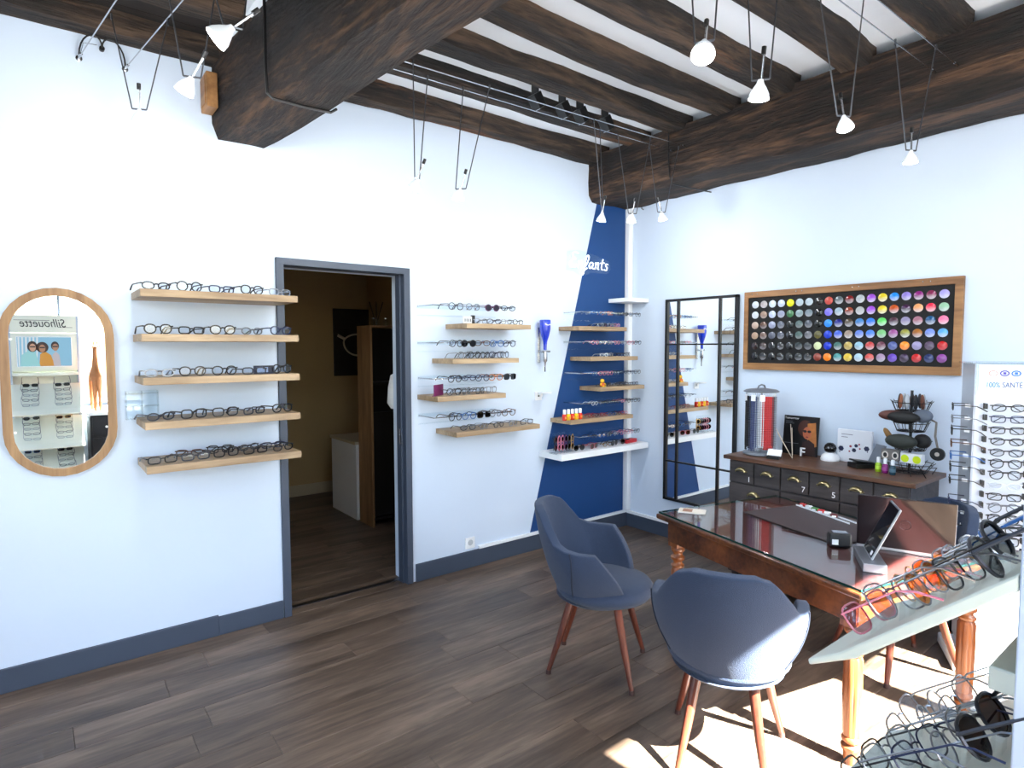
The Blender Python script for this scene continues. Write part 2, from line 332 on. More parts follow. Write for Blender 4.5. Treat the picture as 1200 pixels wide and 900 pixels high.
# door_1 frame
dr=thing('door_1','slate grey door frame around the opening to the dim back room','door frame'); dr['kind']='structure'
MB().box(DX0-.045,DX0,-.018,.11,0,DZ).build('jamb',SLATE,dr,bevel=.003)
MB().box(DX1,DX1+.045,-.018,.11,0,DZ).build('jamb',SLATE,dr,bevel=.003)
MB().box(DX0-.045,DX1+.045,-.018,.11,DZ-.002,DZ+.04).build('head',SLATE,dr,bevel=.003)
MB().box(DX1-.012,DX1,.03,.09,0,DZ).build('door_stop',SLATE,dr); MB().box(DX0,DX0+.012,.03,.09,0,DZ).build('door_stop',SLATE,dr)
MB().tube([(DX1-.01,.02,.98),(DX1-.028,.02,.98),(DX1-.03,.02,1.08)],.006).build('latch',DKSTEEL,dr)
MB().box(DX0,DX1,.09,.13,-.001,.004).build('threshold',DKSTEEL,dr)
# back room
TAN=mat('beige_back_room_paint',(168,142,98),.8,var=.02)
tag(MB().box(-3.9,-.9,2.97,3.1,0,2.7).build('wall_far',TAN),'beige back wall of the dim room behind the doorway','wall',kind='structure')
tag(MB().box(-1.15,-.9,.2,2.97,0,2.7).build('wall_east',TAN),'beige right side wall of the back room','wall',kind='structure')
tag(MB().box(-3.9,-3.7,.2,2.97,0,2.7).build('wall_west',TAN),'beige left side wall of the back room','wall',kind='structure')
tag(MB().box(-3.9,-.9,.2,3.1,2.6,2.8).build('ceiling_back_room',CEIL),'plain ceiling of the back room','ceiling',kind='structure')
tag(MB().box(-3.7,-1.15,2.952,2.97,0,.12).build('baseboard_back',mat('beige_skirting',(176,160,130),.6)),'pale baseboard on the back room wall','baseboard',kind='structure')
cb=thing('counter','low white counter against the back room wall','counter',(-1.55,1.98,0))
MB().box(-.33,.33,-.3,.3,0,.72).build('body',WHITE,cb); MB().box(-.345,.34,-.31,.31,.72,.745).build('worktop',mat('beige_worktop',(200,186,160),.5),cb)
cw=thing('tall_cabinet','tall narrow wooden cabinet seen through the doorway','cabinet',(-1.6,1.5,0))
MB().box(-.27,-.25,-.14,.14,0,1.83).build('side_panel',OAKF,cw); MB().box(.25,.27,-.14,.14,0,1.83).build('side_panel',OAKF,cw)
MB().box(-.25,.25,.12,.14,0,1.83).build('back_panel',mat('dark_panel',(18,14,12),.5),cw); MB().box(-.25,.25,-.14,.12,1.81,1.83).build('top_panel',OAKF,cw)
for z in (.06,.5,.9,1.3): MB().box(-.25,.25,-.13,.12,z,z+.02).build('shelf',mat('dark_panel',(18,14,12),.5),cw)
MB().box(-.245,.245,-.138,-.125,.1,1.05).build('door',mat('dark_panel',(18,14,12),.5),cw)
df=thing('reed_diffuser','glass reed diffuser with dark sticks on the tall cabinet','diffuser',(-1.74,1.5,1.83))
MB().lathe([(.03,0),(.032,.06),(.012,.075),(.012,.09)],12).build('bottle',ACRYL,df,smooth=True)
for i in range(6):
    a=i*1.05; MB().tube([(0,0,.01),(.07*math.cos(a),.07*math.sin(a),.22)],.0025,5).build('reed',mat('dark_reed',(40,26,18),.8),df)
for i in range(3):
    q=thing('small_jar','small glass jar on the tall cabinet, '+['left of the diffuser','right of the diffuser','near the front edge'][i],'jar',(-1.81+.1*i+(.02 if i>0 else 0),1.41,1.83)); MB().lathe([(.02,0),(.022,.05),(.015,.06)],10).build('jar_body',ACRYL,q,smooth=True); MB().lathe([(.016,.06),(.016,.07)],10).build('lid',CHROME,q)
ar=thing('wall_picture','large dark picture of eyeglasses on the back room wall','picture',(-1.07,2.955,1.69))
MB().box(-.5,.5,-.02,.01,-.38,.38).build('canvas',mat('dark_print',(26,20,18),.6,var=.9,vscale=22),ar)
gl=MB()
for cx in (-.22,.26): gl.tube([(cx+.17*math.cos(a)*(1),-.022,.0+.15*(math.sin(a) if math.sin(a)<0 else .62*math.sin(a))) for a in [2*PI*k/28 for k in range(28)]],.010,4,closed=True)
gl.tube([(-.05,-.022,.06),(.02,-.022,.08),(.09,-.022,.06)],.01,4).tube([(-.38,-.022,.04),(-.46,-.022,.08)],.016,4); gl.build('printed_glasses',mat('pale_print',(196,186,170),.6),ar)
tw=thing('white_coat','white garment hanging on the wall just behind the right door jamb','coat',(-2.17,.28,1.33)); tw.scale=(.75,.75,.8)
gm=MB(); 
gm.lathe([(.01,.16),(.06,.13),(.085,.02),(.095,-.12),(.06,-.17)],14); gm.build('cloth',mat('white_cloth',(226,226,224),.9,bump=.4,bscale=20),tw,smooth=True)
MB().tube([(0,0,.15),(0,0,.2),(0,-.09,.2)],.005,5).build('hook',CHROME,tw)
tag(MB().box(-2.0,-1.98,.35,.40,1.55,1.57).build('coat_rail_end',DKSTEEL),'short steel rail end in the back room','rail') if False else None
# =============== CABLES & HANGING LAMPS ===============
def cable(p0,p1,label,ends=(1,1)):
    r=thing('steel_cable',label,'cable',p0,group=None); p0=Vector(p0); d=Vector(p1)-p0
    MB().tube([(0,0,0),d*.5+Vector((0,0,-.004)),d],.0028,6).build('wire',CHROME,r,smooth=True)
    for k,(e,pp) in enumerate(zip(ends,(Vector((0,0,0)),d))):
        if e:
            u=d.normalized()*(1 if k==0 else -1); MB().tube([pp,pp+u*.05],.006,8).build('tensioner',CHROME,r,smooth=True)
CA=[(-.977),(-.874)]
cable((-3.0,-.977,3.02),(-.51,-.977,3.055),'steel lamp cable across the far bay, front one of the pair')
cable((-3.0,-.874,3.02),(-.51,-.874,3.05),'steel lamp cable across the far bay, rear one of the pair')
cable((-2.85,-2.513,3.03),(-.55,-2.513,3.03),'steel lamp cable across the near bay, left one of the pair')
cable((-2.86,-2.609,3.03),(-.55,-2.609,3.03),'steel lamp cable across the near bay, right one of the pair')
cable((-4.0,-.02,3.04),(-3.40,-4.59,3.04),'steel lamp cable left of the beam, starting at the left wall anchor')
cable((-3.81,-.02,3.04),(-3.21,-4.59,3.04),'steel lamp cable left of the beam, starting at the right wall anchor')
an=thing('cable_anchor','chrome wall anchors with a looped black wire under the dark joist','wall anchor',(-3.905,0,3.04))
for sx in (-1,1):
    MB().lathe([(.014,0),(.014,.006),(.006,.008),(.006,.03)],12,M=Matrix.Translation((sx*.095,0,0))@Matrix.Rotation(R(90),4,'X')).build('anchor_disc',CHROME,an,smooth=True)
    MB().tube([(sx*(.0475+.0475*math.cos(PI*t_/10)),-.02-.015*math.sin(PI*t_/10),.01+.065*t_/10+.07*math.sin(PI*t_/10)) for t_ in range(11)],.004,6).build('black_wire',BLACK,an,smooth=True)
MB().lathe([(.012,0),(.012,.02)],12,M=Matrix.Translation((0,0,.07))@Matrix.Rotation(R(90),4,'X')).build('wire_gland',BLACK,an,smooth=True)
MB().tube([(-.095,-.004,-.008),(-.075,-.004,.08),(-.02,-.004,.085)],.0015,4).build('thin_wire',CHROME,an)
REFL=mat('lamp_reflector',(235,238,240),.15,.3,emit=(235,245,255),es=.18); EMB=mat('lamp_face',(255,255,255),.3,emit=(255,250,244),es=14)
def lamp(p,t1,t2,aim,label,w=1.0,sc=1.0):
    p=Vector(p); r=thing('hanging_spotlight',label,'lamp',p,group='spotlights hanging from the steel cables')
    t1=Vector(t1)-p; t2=Vector(t2)-p; h=(t2-t1); h.z=0; h=h.normalized() if h.length>.001 else Vector((1,0,0))
    e1=-h*.028; e2=h*.028
    if t1.dot(h)>t2.dot(h): e1,e2=e2,e1
    for e,t in ((e1,t1),(e2,t2)):
        MB().tube([e,t],.0028,6).build('rod',DKSTEEL,r); MB().tube([t+Vector((0,0,-.012)),t+Vector((0,0,.012))],.005,6).build('clip',DKSTEEL,r)
    MB().tube([e1,e2],.0035,6).build('cross_bar',DKSTEEL,r)
    a=Vector(aim).normalized(); Q=a.to_track_quat('Z','Y').to_matrix().to_4x4()
    MB().tube([a*.0,-a*.085],.0028,6).tube([a*0+h*.004,-a*.085+h*.004],.0022,5).build('stalk',CHROME,r)
    MB().tube([-a*.08,-a*.105],.008,8).build('counterweight',BLACK,r,smooth=True)
    MB().lathe([(.008,.0),(.012,.012),(.02,.024),(.029,.042),(.031,.055)],18,M=Q@Matrix.Scale(sc,4)).build('reflector',REFL,r,smooth=True)
    MB().lathe([(.0,.054),(.030,.0565)],18,M=Q@Matrix.Scale(sc,4)).build('bulb_face',EMB,r)
    l=bpy.data.lights.new('lamp_light','POINT'); l.energy=LAMP_W*w; l.shadow_soft_size=.03; l.color=(.93,.97,1)
    lo=bpy.data.objects.new('lamp_light',l); COL.objects.link(lo); lo.parent=r; lo.location=a*.075*sc; lo.rotation_euler=a.to_track_quat('-Z','Y').to_euler()
Z0=3.03
lamp((-3.83,-.6,2.66),(-3.915,-.57,Z0),(-3.72,-.66,Z0),(0,.12,-1),'spotlight hanging left of the beam, the one nearest the wall anchors',1.2)
lamp((-3.745,-1.24,2.6),(-3.83,-1.22,Z0),(-3.645,-1.28,Z0),(-.35,.6,-.75),'spotlight hanging beside the wooden junction box',1.2,1.1)
lamp((-3.68,-1.545,2.67),(-3.79,-1.52,Z0),(-3.60,-1.55,Z0),(-.75,.25,-.7),'bright spotlight against the beam, tilted to the left',1.2,1.25)
lamp((-2.663,-.925,2.49),(-2.708,-.977,Z0),(-2.567,-.874,Z0),(-.3,.35,-1),'spotlight over the doorway, leftmost of the two in the far bay',1.2)
lamp((-2.399,-.925,2.48),(-2.346,-.874,Z0),(-2.245,-.977,Z0),(-.05,.5,-1),'spotlight over the doorway, right one of the two in the far bay',1.2)
lamp((-1.313,-.925,2.50),(-1.449,-.977,Z0),(-1.288,-.874,Z0),(.1,.35,-1),'spotlight in front of the blue stripe, left of three',1.1)
lamp((-1.025,-.925,2.53),(-1.118,-.874,Z0),(-.911,-.977,Z0),(.3,.5,-1),'spotlight near the corner, middle of three',1.1)
lamp((-.72,-.925,2.58),(-.794,-.874,Z0),(-.607,-.977,Z0),(.5,.1,-1),'spotlight near the corner, right of three',1.1)
lamp((-2.592,-2.56,2.56),(-2.63,-2.513,Z0),(-2.57,-2.609,Z0),(-.45,-.25,-.8),'glaring round spotlight facing the camera, top centre',1.0,1.15)
lamp((-2.273,-2.56,2.53),(-2.31,-2.513,Z0),(-2.235,-2.609,Z0),(.0,.1,-1),'spotlight in the near bay, right of the glaring one',1.0,1.1)
lamp((-1.661,-2.56,2.55),(-1.786,-2.513,2.99),(-1.623,-2.609,Z0),(-.2,-.25,-1),'spotlight hanging before the right beam, over the desk',1.0)
lamp((-.967,-2.56,2.55),(-1.064,-2.513,Z0),(-.857,-2.609,Z0),(.0,.0,-1),'spotlight hanging above the lens sample board, rightmost',1.0)
for i,(x,y) in enumerate(((-1.69,-.70),(-1.46,-.70),(-1.30,-.70),(-1.06,-.70))):
    r=thing('black_spotlight','small square black ceiling spotlight between the joists, '+ORD[i]+' from the left','ceiling spotlight',(x,y,3.20),group='black spotlights between the joists')
    M=Matrix.Rotation(R(-35),4,'Y')
    MB().box(-.035,.035,-.035,.035,-.07,.02,M=M).build('housing',BLACK,r,bevel=.004); MB().box(-.028,.028,-.028,.028,-.073,-.069,M=M).build('front_glass',CHROME,r); MB().box(-.006,.006,-.03,.03,.0,.08).build('bracket',BLACK,r)
hk=MB().tube([(0,-.17,2.855),(-.03,-.17,2.86),(-.035,-.17,2.83),(-.01,-.17,2.825)],.004,6).build('wall_hook',BLACK); tag(hk,'tiny black hook high on the right wall below the beam','hook')
# =============== GLASSES FACTORY ===============
FC={'black':mat('frame_black',(20,20,24),.3),'navy':mat('frame_navy',(28,38,72),.3),'tortoise':mat('frame_tortoise',(84,50,30),.3,var=.5,vscale=90),
'gold':mat('frame_gold',(190,150,90),.3,.9),'silver':mat('frame_silver',(150,154,162),.3,.8),'gunmetal':mat('frame_gunmetal',(66,68,76),.35,.6),
'red':mat('frame_red',(170,24,40),.35),'pink':mat('frame_pink',(205,120,140),.35),'blue':mat('frame_blue',(40,100,170),.35),'grey':mat('frame_grey',(104,108,116),.4),
'clear':mat('frame_crystal',(206,214,220),.15),'plum':mat('frame_plum',(92,36,84),.35),'orange':mat('frame_orange',(205,120,60),.4),'violet':mat('frame_violet',(110,80,160),.4)}
LM={'clear':LENSC,'dark':LENSD,'brown':LENSB,'blue':LENSBL,'grey':LENSG,'pink':LENSP,'amber':LENSY,'plum':LENSPU}
SH={'round':(.024,.0225,2.0,0),'panto':(.0245,.021,2.3,.25),'square':(.026,.0205,3.4,.1),'rectangular':(.0265,.016,3.6,.05),'oval':(.0255,.0165,2.2,0),'aviator':(.029,.025,2.5,.6),'wide':(.030,.024,3.0,.25)}
GC={}
def gmesh(shape,col,part,thick,folded):
    k=(shape,col,part,thick,folded)
    if k in GC: return GC[k]
    a,b,n_,fl_=SH[shape]; cx=a+.0095; zc=b+thick; m=MB()
    def out(t,s=1.0):
        c,s_=math.cos(t),math.sin(t); x=a*s*abs(c)**(2/n_)*(1 if c>=0 else -1); z=b*s*abs(s_)**(2/n_)*(1 if s_>=0 else -1)
        x*= (1-fl_*.35*max(0,-z/b)); return x,z
    N=18
    if part=='rims':
        for s in (-1,1):
            m.tube([(s*cx+out(2*PI*i/N)[0],.002*abs(s*cx+out(2*PI*i/N)[0])/.05,zc+out(2*PI*i/N)[1]) for i in range(N)],thick,5,closed=True)
        m.tube([(-.0105,0,zc+b*.35),(-.004,-.002,zc+b*.5),(.004,-.002,zc+b*.5),(.0105,0,zc+b*.35)],thick*1.05,5)
        for s in (-1,1): m.tube([(s*(cx+a*.86),.001,zc+b*.55),(s*(cx+a+.007),.006,zc+b*.62)],thick*1.1,5)
    elif part=='lens':
        o_=[out(2*PI*i/N,.97) for i in range(N)]
        m.add([(x,0.0,z) for x,z in o_]+[(x,.0014,z) for x,z in o_],[tuple(range(N)),tuple(range(N,2*N))[::-1]]+[(i,i+N,(i+1)%N+N,(i+1)%N) for i in range(N)])
    else:
        s=1 if part=='tR' else -1; hx=s*(cx+a+.007); hz=zc+b*.62
        if folded: P=[(hx,.006,hz),(hx-s*.01,.014,hz),(hx-s*.09,.020+.004*s,hz-.006),(hx-s*.118,.022+.004*s,hz-.026)]
        else: P=[(hx,.006,hz),(hx,.03,hz),(hx-s*.002,.095,hz-.002),(hx-s*.005,.115,hz-.012),(hx-s*.008,.138,thick*1.2)]
        m.tube(P,[thick,thick,thick*.9,thick*1.15,thick*1.2],5) if not folded else m.tube(P,thick,5)
    lens=part=='lens'
    me=m.mesh('glasses_'+part,LM[col] if lens else FC[col],smooth=not lens); GC[k]=me; return me
CNT={}
def glasses(loc,rz,shape,col,lens,label,group,tilt=0,scale=1.0,thick=.0019,folded=False,cat='glasses',rx=None,rot=None):
    sun=lens in('dark','brown','plum','blue','grey')
    nm='sunglasses' if sun else 'eyeglasses'
    r=thing(nm,label,nm,loc,group=group,rot=rot or (tilt,0,rz)); r.scale=(scale,)*3
    if sun: thick=max(thick,.0026)
    obj('frame_front',gmesh(shape,col,'rims',thick,False),r)
    a,b,_,_=SH[shape]; lm=gmesh(shape,lens,'lens',thick,False)
    for s in (-1,1):
        o=obj('lens',lm,r); o.location=(s*(a+.0095),0,b+thick); o.scale=(s,1,1) if False else (1,1,1)
    for t in('tL','tR'): obj('temple',gmesh(shape,col,t,thick,folded),r)
    return r
CN={'black':'black','navy':'navy','tortoise':'tortoiseshell','gold':'gold','silver':'silver','gunmetal':'dark metal','red':'red','pink':'pink','blue':'blue','grey':'grey','clear':'crystal clear','plum':'plum','orange':'orange','violet':'violet'}
def desc(shape,col,lens):
    sun={'dark':'dark sunglasses','brown':'brown sunglasses','plum':'plum sunglasses','blue':'blue sunglasses','grey':'grey sunglasses'}.get(lens,'glasses')
    return f"{CN[col]} {shape} {sun}"
# =============== SHELVES ===============
def shelf(x0,x1,y,z,th,m,label,group,name='wall_shelf'):
    o=MB().box(x0,x1,-y,-.0005,z-th,z).build(name,m,bevel=.0015); return tag(o,label,'shelf',group)
SN=['top','second','third','fourth','bottom']
shapes=['panto','round','square','rectangular','oval','panto']
rg=random.Random(11)
LZ=[1.918,1.704,1.493,1.277,1.062]
for i,z in enumerate(LZ):
    shelf(-3.822,-3.078,.33,z,.036,OAK,f'{SN[i]} of the five oak shelves left of the doorway','oak shelves left of the doorway')
ST=[ [('oval','black'),('round','black'),('rectangular','navy'),('panto','black'),('rectangular','silver')],
     [('panto','black'),('rectangular','black'),('panto','black'),('oval','grey'),('panto','navy')],
     [('oval','silver'),('panto','black'),('panto','black'),('rectangular','gunmetal'),('round','black')],
     [('oval','gunmetal'),('square','black'),('square','black'),('rectangular','gunmetal'),('panto','black')],
     [('rectangular','black'),('rectangular','gunmetal'),('square','black'),('rectangular','black'),('oval','black')]]
for i,z in enumerate(LZ):
    for j,(sh,c) in enumerate(ST[i]):
        x=-3.745+.148*j; ln='blue' if i==3 and j in(1,2) and False else 'clear'
        glasses((x,-.27+rg.uniform(-.012,.012),z),R(rg.uniform(4,24)),sh,c,ln,f"{desc(sh,c,ln)}, {ORD[j]} from left on the {SN[i]} shelf left of doorway",'glasses on the shelves left of the doorway',scale=1.03,thick=.0034)
for j,x in enumerate((-3.60,-3.45,-3.30,-3.17)):
    sh,c=[('rectangular','tortoise'),('square','black'),('oval','gunmetal'),('rectangular','navy')][j]
    glasses((x,-.13,LZ[4]),R(rg.uniform(-20,30)),sh,c,'clear',f"{desc(sh,c,'clear')} behind the others, {ORD[j]} from left, bottom shelf left of doorway",'glasses on the shelves left of the doorway',thick=.0028,folded=True)
sg=thing('brand_card','small dark card with a blue picture among glasses, third left shelf','card',(-3.235,-.22,LZ[2])); 
MB().box(-.055,.055,-.004,.004,0,.045).build('card_panel',mat('navy_card',(24,32,58),.4),sg); MB().box(-.04,.02,-.0055,-.004,.008,.036).build('card_picture',mat('card_picture',(150,170,205),.4,var=.4,vscale=60),sg)
ab=thing('clear_rack','clear acrylic holder on the wall left of the fourth shelf','acrylic holder',(-3.80,-.02,1.30))
ac=MB(); ac.box(-.07,.075,-.002,.012,-.03,.115); ac.build('back_plate',ACRYL,ab)
for z in (-.03,.035,.1): MB().box(-.07,.075,-.05,-.002,z,z+.004).build('ledge',ACRYL,ab)
for x in (-.07,0,.072): MB().box(x,x+.003,-.05,-.002,-.03,.115).build('divider',ACRYL,ab)
# right group + blue corner
def rail(x0,x1,z,label,group):
    r=thing('glasses_rail',label,'display rail',((x0+x1)/2,0,z),group=group); hw=(x1-x0)/2
    MB().box(-hw+.08,hw,-.206,-.198,-.004,.004).build('bar',CHROME,r); MB().tube([(-hw,-.004,0),(-hw,-.2,0),(-hw+.09,-.2,0)],.004,6).build('arm',CHROME,r)
    MB().tube([(hw-.05,-.004,.0),(hw-.05,-.2,0)],.003,6).build('arm',CHROME,r)
    MB().box(-hw-.005,hw,-.006,-.001,-.012,.012).box(-hw-.005,hw,-.006,-.001,-.062,-.056).build('back_plate',ACRYL,r)
RZ=[(1.797,-1.927,-1.365),(1.557,-2.041,-1.478),(1.310,-2.16,-1.597),(1.062,-2.015,-1.278)]
DNR=['top','second','third','bottom']
RT=[[('round','black','clear'),('panto','grey','clear'),('round','plum','plum'),('oval','black','clear')],[('round','gunmetal','clear'),('round','black','dark'),('oval','tortoise','clear'),('round','blue','clear'),('round','gunmetal','clear')],[('round','black','clear'),('oval','navy','clear'),('round','navy','clear'),('panto','orange','clear'),('square','black','dark')],[('round','black','clear'),('round','blue','clear'),('square','black','dark'),('panto','grey','clear'),('round','tortoise','clear')]]
for i,z in enumerate((1.915,1.665,1.425,1.165)):
    rail(-2.152,-1.49,z,f'{DNR[i]} glasses rail on the wall right of the doorway','glasses rails right of the doorway')
    T=RT[i]; n=len(T)
    for j,(sh,c,l) in enumerate(T):
        a,b,_,_=SH[sh]; x=-1.985+(.46/(n-1))*j+rg.uniform(-.008,.008)
        zz=z-.0-(b*1.3) if True else z
        glasses((x,-.215,zz),R(rg.uniform(-8,14)),sh,c,l,f"{desc(sh,c,l)}, {ORD[j]} from left on the {DNR[i]} rail right of doorway",'glasses on the rails right of the doorway',tilt=R(4),thick=.0028)
RS=[[('oval','silver','clear'),('oval','gunmetal','clear'),('oval','silver','clear'),('oval','black','clear')],[('round','silver','clear'),('round','gunmetal','clear'),('panto','black','clear'),('round','navy','clear'),('round','gunmetal','clear')],[('round','black','clear'),('round','grey','clear'),('square','black','clear'),('round','silver','clear')],[('oval','gunmetal','clear'),('oval','silver','clear'),('oval','black','clear'),('oval','silver','clear'),('rectangular','gunmetal','clear')]]
for i,(z,x0,x1) in enumerate(RZ):
    shelf(x0,x1,.27,z,.033,OAK,f'{DNR[i]} of the four oak shelves between doorway and blue bottle','oak shelves right of the doorway')
    T=RS[i]; n=len(T); xs0=x0+(.16 if i in(0,2) else .13); xs1=x1-.08
    for j,(sh,c,l) in enumerate(T):
        glasses((xs0+(xs1-xs0)*j/(n-1),-.215+rg.uniform(-.01,.01),z),R(rg.uniform(-5,30)),sh,c,l,f"{desc(sh,c,l)}, {ORD[j]} from left on the {DNR[i]} oak shelf right of doorway",'glasses on the shelves right of the doorway',thick=.0026)
q=thing('price_card','small white card with dark strokes beside a black block, top shelf right of doorway','card',(-1.87,-.2,1.797))
MB().box(-.045,.03,-.004,.004,0,.05).build('card_panel',mat('pale_card',(214,218,222),.5),q); MB().box(.03,.05,-.012,.012,0,.058).build('black_block',BLACK,q)
for k in range(4): MB().box(-.03+.015*k,-.025+.015*k,-.0055,-.004,.014,.034).build('printed_stroke',BLACK,q)
q=thing('purple_card','purple rectangular display card at left of third shelf','card',(-2.09,-.17,1.31)); MB().box(-.005,.0,-.075,.075,0,.075,M=Matrix.Rotation(R(-55),4,'Z')).build('card_panel',mat('purple_card',(112,24,84),.6,var=.2,vscale=80),q)
MB().box(-.02,.0,-.07,.07,0,.004,M=Matrix.Rotation(R(-55),4,'Z')).build('foot',mat('purple_card',(112,24,84),.6),q)
# blue corner
BZ=[(1.800,-.848,-.29),(1.555,-.719,-.145),(1.305,-.607,-.055),(1.058,-.934,-.20)]
FS=['silver','gunmetal','black','blue','silver','grey','black','navy','clear','clear','pink']
for i,(z,x0,x1) in enumerate(BZ):
    shelf(x0,x1,.24,z,.033,OAK,f'{DNR[i]} of the four oak shelves on the blue stripe','oak shelves on the blue stripe')
    n=[6,5,6,6][i]; xa=x0+(.28 if i in(0,3) else .2 if i==1 else .16); xb=x1-.06
    for j in range(n):
        sh=rg.choice(['round','oval','panto','rectangular']); c=rg.choice(FS if i<3 else ['navy','violet','red','black','blue'])
        glasses((xa+(xb-xa)*j/(n-1),-.19+rg.uniform(-.01,.01),z),R(rg.uniform(-5,25)),sh,c,'clear',f"small {desc(sh,c,'clear')}, {ORD[j]} from left, {DNR[i]} oak shelf on blue stripe",'small glasses on the blue stripe shelves',scale=.72,thick=.0027)
BNR=['top','second','third','fourth','lowest']
for i,z in enumerate((1.915,1.675,1.422,1.178,.908)):
    rail(-.79,-.09,z,f'{BNR[i]} glasses rail on the blue stripe','glasses rails on the blue stripe')
    for j in range(7):
        sh=rg.choice(['round','oval','panto','round']); c=rg.choice(FS)
        if j==6: c='black'
        if i==0 and j==2: c='orange'
        if i==4 and j in(4,5): c='pink'
        a,b,_,_=SH[sh]
        glasses((-.64+.087*j,-.213,z-b*.95),R(rg.uniform(-5,18)),sh,c,'clear',f"small {desc(sh,c,'clear')}, {ORD[j]} from left on the {BNR[i]} rail on blue stripe",'small glasses on the blue stripe rails',scale=.70,thick=.0027,tilt=R(4))
shelf(-1.057,-.03,.27,.802,.048,WHITE,'thick white shelf below the oak shelves on the blue stripe',None)
shelf(-.262,-.002,.235,2.052,.034,WHITE,'small empty white corner shelf high above the oak shelves',None)
# white shelf things
for j,(x,c,l,sh) in enumerate(((-.80,'black','dark','aviator'),(-.63,'red','brown','wide'),(-.47,'gold','clear','oval'),(-.385,'black','dark','aviator'),(-.25,'black','dark','aviator'))):
    glasses((x,-.2,.802),R(rg.uniform(-5,20)),sh,c,l,f"children's {desc(sh,c,l)}, {ORD[j]} from left on the thick white shelf",'children sunglasses on the white shelf',scale=.8,thick=.0027)
q=thing('red_case','flat red glasses case at the right end of the white shelf','case',(-.17,-.17,.802),R(8)); MB().box(-.08,.08,-.035,.035,0,.018).build('case_base',mat('red_case',(190,24,34),.4),q,bevel=.008); MB().box(-.08,.08,-.035,.035,.018,.032).build('case_lid',mat('red_case',(190,24,34),.4),q,bevel=.008)
q=thing('sunglasses_stand','clear stand on the left of the white shelf','display stand',(-.97,-.19,.802))
MB().box(-.11,.11,-.045,.045,0,.006).build('base',ACRYL,q); MB().box(-.11,.11,.03,.034,.006,.16).build('back_plate',ACRYL,q)
for j in range(6):
    c=['black','pink','pink','plum','black','gold'][j]; l=['dark','pink','plum','plum','dark','brown'][j]
    g=glasses((-1.06+.036*j,-.19,.812+.065),0,'round',c,l,f"children's {desc('round',c,l)} standing upright, {ORD[j]} from left in the clear stand",'upright sunglasses in the clear stand',scale=.95,thick=.003,folded=True,rot=(0,R(90),R(20)))
for j in range(5):
    x=-.965+.043*j; red=j%2==0
    q=thing('spray_bottle',f"small {'red' if red else 'yellow'} bottle with white cap, {ORD[j]} from left in the bottle row",'bottle',(x,-.2,1.058),group='small bottles on the fourth oak shelf of the blue stripe')
    MB().lathe([(.015,0),(.0175,.004),(.0175,.042),(.011,.05)],14).build('bottle_body',mat('red_liquid' if red else 'yellow_liquid',(214,44,20) if red else (236,196,20),.25),q,smooth=True)
    MB().lathe([(.0125,.05),(.0125,.082),(.009,.086)],12).build('cap',WHITE,q,smooth=True); MB().box(-.01,.01,-.0185,-.0165,.012,.03).build('sticker',mat('sticker_orange',(240,150,60),.5),q)
# plain toy figure on third blue shelf
q=thing('toy_figure','tiny yellow and orange toy figure at left of third blue-stripe shelf','toy',(-.54,-.2,1.305))
TY=mat('toy_yellow',(238,190,40),.5); TO=mat('toy_orange',(214,96,30),.5)
MB().lathe([(.008,0),(.02,.006),(.022,.022),(.014,.034)],12).build('body',TO,q,smooth=True)
MB().lathe([(.004,.034),(.016,.040),(.019,.05),(.014,.062),(.004,.067)],12).build('head',TY,q,smooth=True)
for s in(-1,1): MB().tube([(s*.018,-.004,.03),(s*.03,-.01,.018)],.006,6).build('arm',TY,q,smooth=True); MB().tube([(s*.01,-.01,.008),(s*.014,-.024,.006)],.007,6).build('foot',TY,q,smooth=True)
# neon word "Enfants"
nq=thing('neon_word','white cursive lettering reading Enfants on clear backing above the blue shelves','wall sign',(-.76,-.02,2.29))
strokes={'E':[[(.075,.125),(.04,.135),(.015,.115),(.03,.085),(.055,.075)],[(.055,.075),(.02,.065),(.0,.035),(.015,.005),(.05,.0),(.078,.02)]],
'n':[[(0,.06),(.008,.05),(.003,.0)],[(.005,.03),(.02,.06),(.035,.055),(.032,.01),(.045,.003)]],
'f':[[(.0,.0),(.03,.04),(.045,.10),(.03,.12),(.015,.09),(.012,.0),(.008,-.05),(-.004,-.06),(.002,-.03),(.04,.005)]],
'a':[[(.038,.05),(.015,.06),(.0,.03),(.012,.003),(.035,.03),(.04,.055)],[(.04,.055),(.036,.012),(.052,.004)]],
't':[[(.02,.10),(.014,.02),(.03,.002)],[(-.002,.062),(.04,.068)]],'s':[[(.035,.055),(.012,.06),(.012,.04),(.03,.025),(.022,.0),(.0,.006)]]}
NEON=mat('neon_tube',(250,252,255),.3,emit=(235,245,255),es=1.2); xx=0
for ch in 'Enfants':
    lm=MB()
    for st in strokes[ch]:
        P=[]; 
        for k in range(len(st)-1):
            p0=st[max(k-1,0)];p1=st[k];p2=st[k+1];p3=st[min(k+2,len(st)-1)]
            for s_ in range(4):
                t=s_/4; f=lambda a,b,c,d:.5*((2*b)+(-a+c)*t+(2*a-5*b+4*c-d)*t*t+(-a+3*b-3*c+d)*t**3
                ); P.append((xx+f(p0[0],p1[0],p2[0],p3[0])+.15*f(p0[1],p1[1],p2[1],p3[1]),-.012,f(p0[1],p1[1],p2[1],p3[1])))
        P.append((xx+st[-1][0]+.15*st[-1][1],-.012,st[-1][1])); lm.tube(P,.0042,6)
    lm.build('letter',NEON,nq,smooth=True); xx+={'E':.088,'n':.058,'f':.058,'a':.062,'t':.048,'s':.05}[ch]*1.0
MB().prism([(-.02,-.03),(.06,-.035),(.13,-.07),(.2,-.06),(.24,-.03),(.42,-.03),(.46,.02),(.44,.09),(.3,.13),(.1,.16),(-.01,.14)],.001,.005,'y').build('clear_backing',ACRYL,nq)
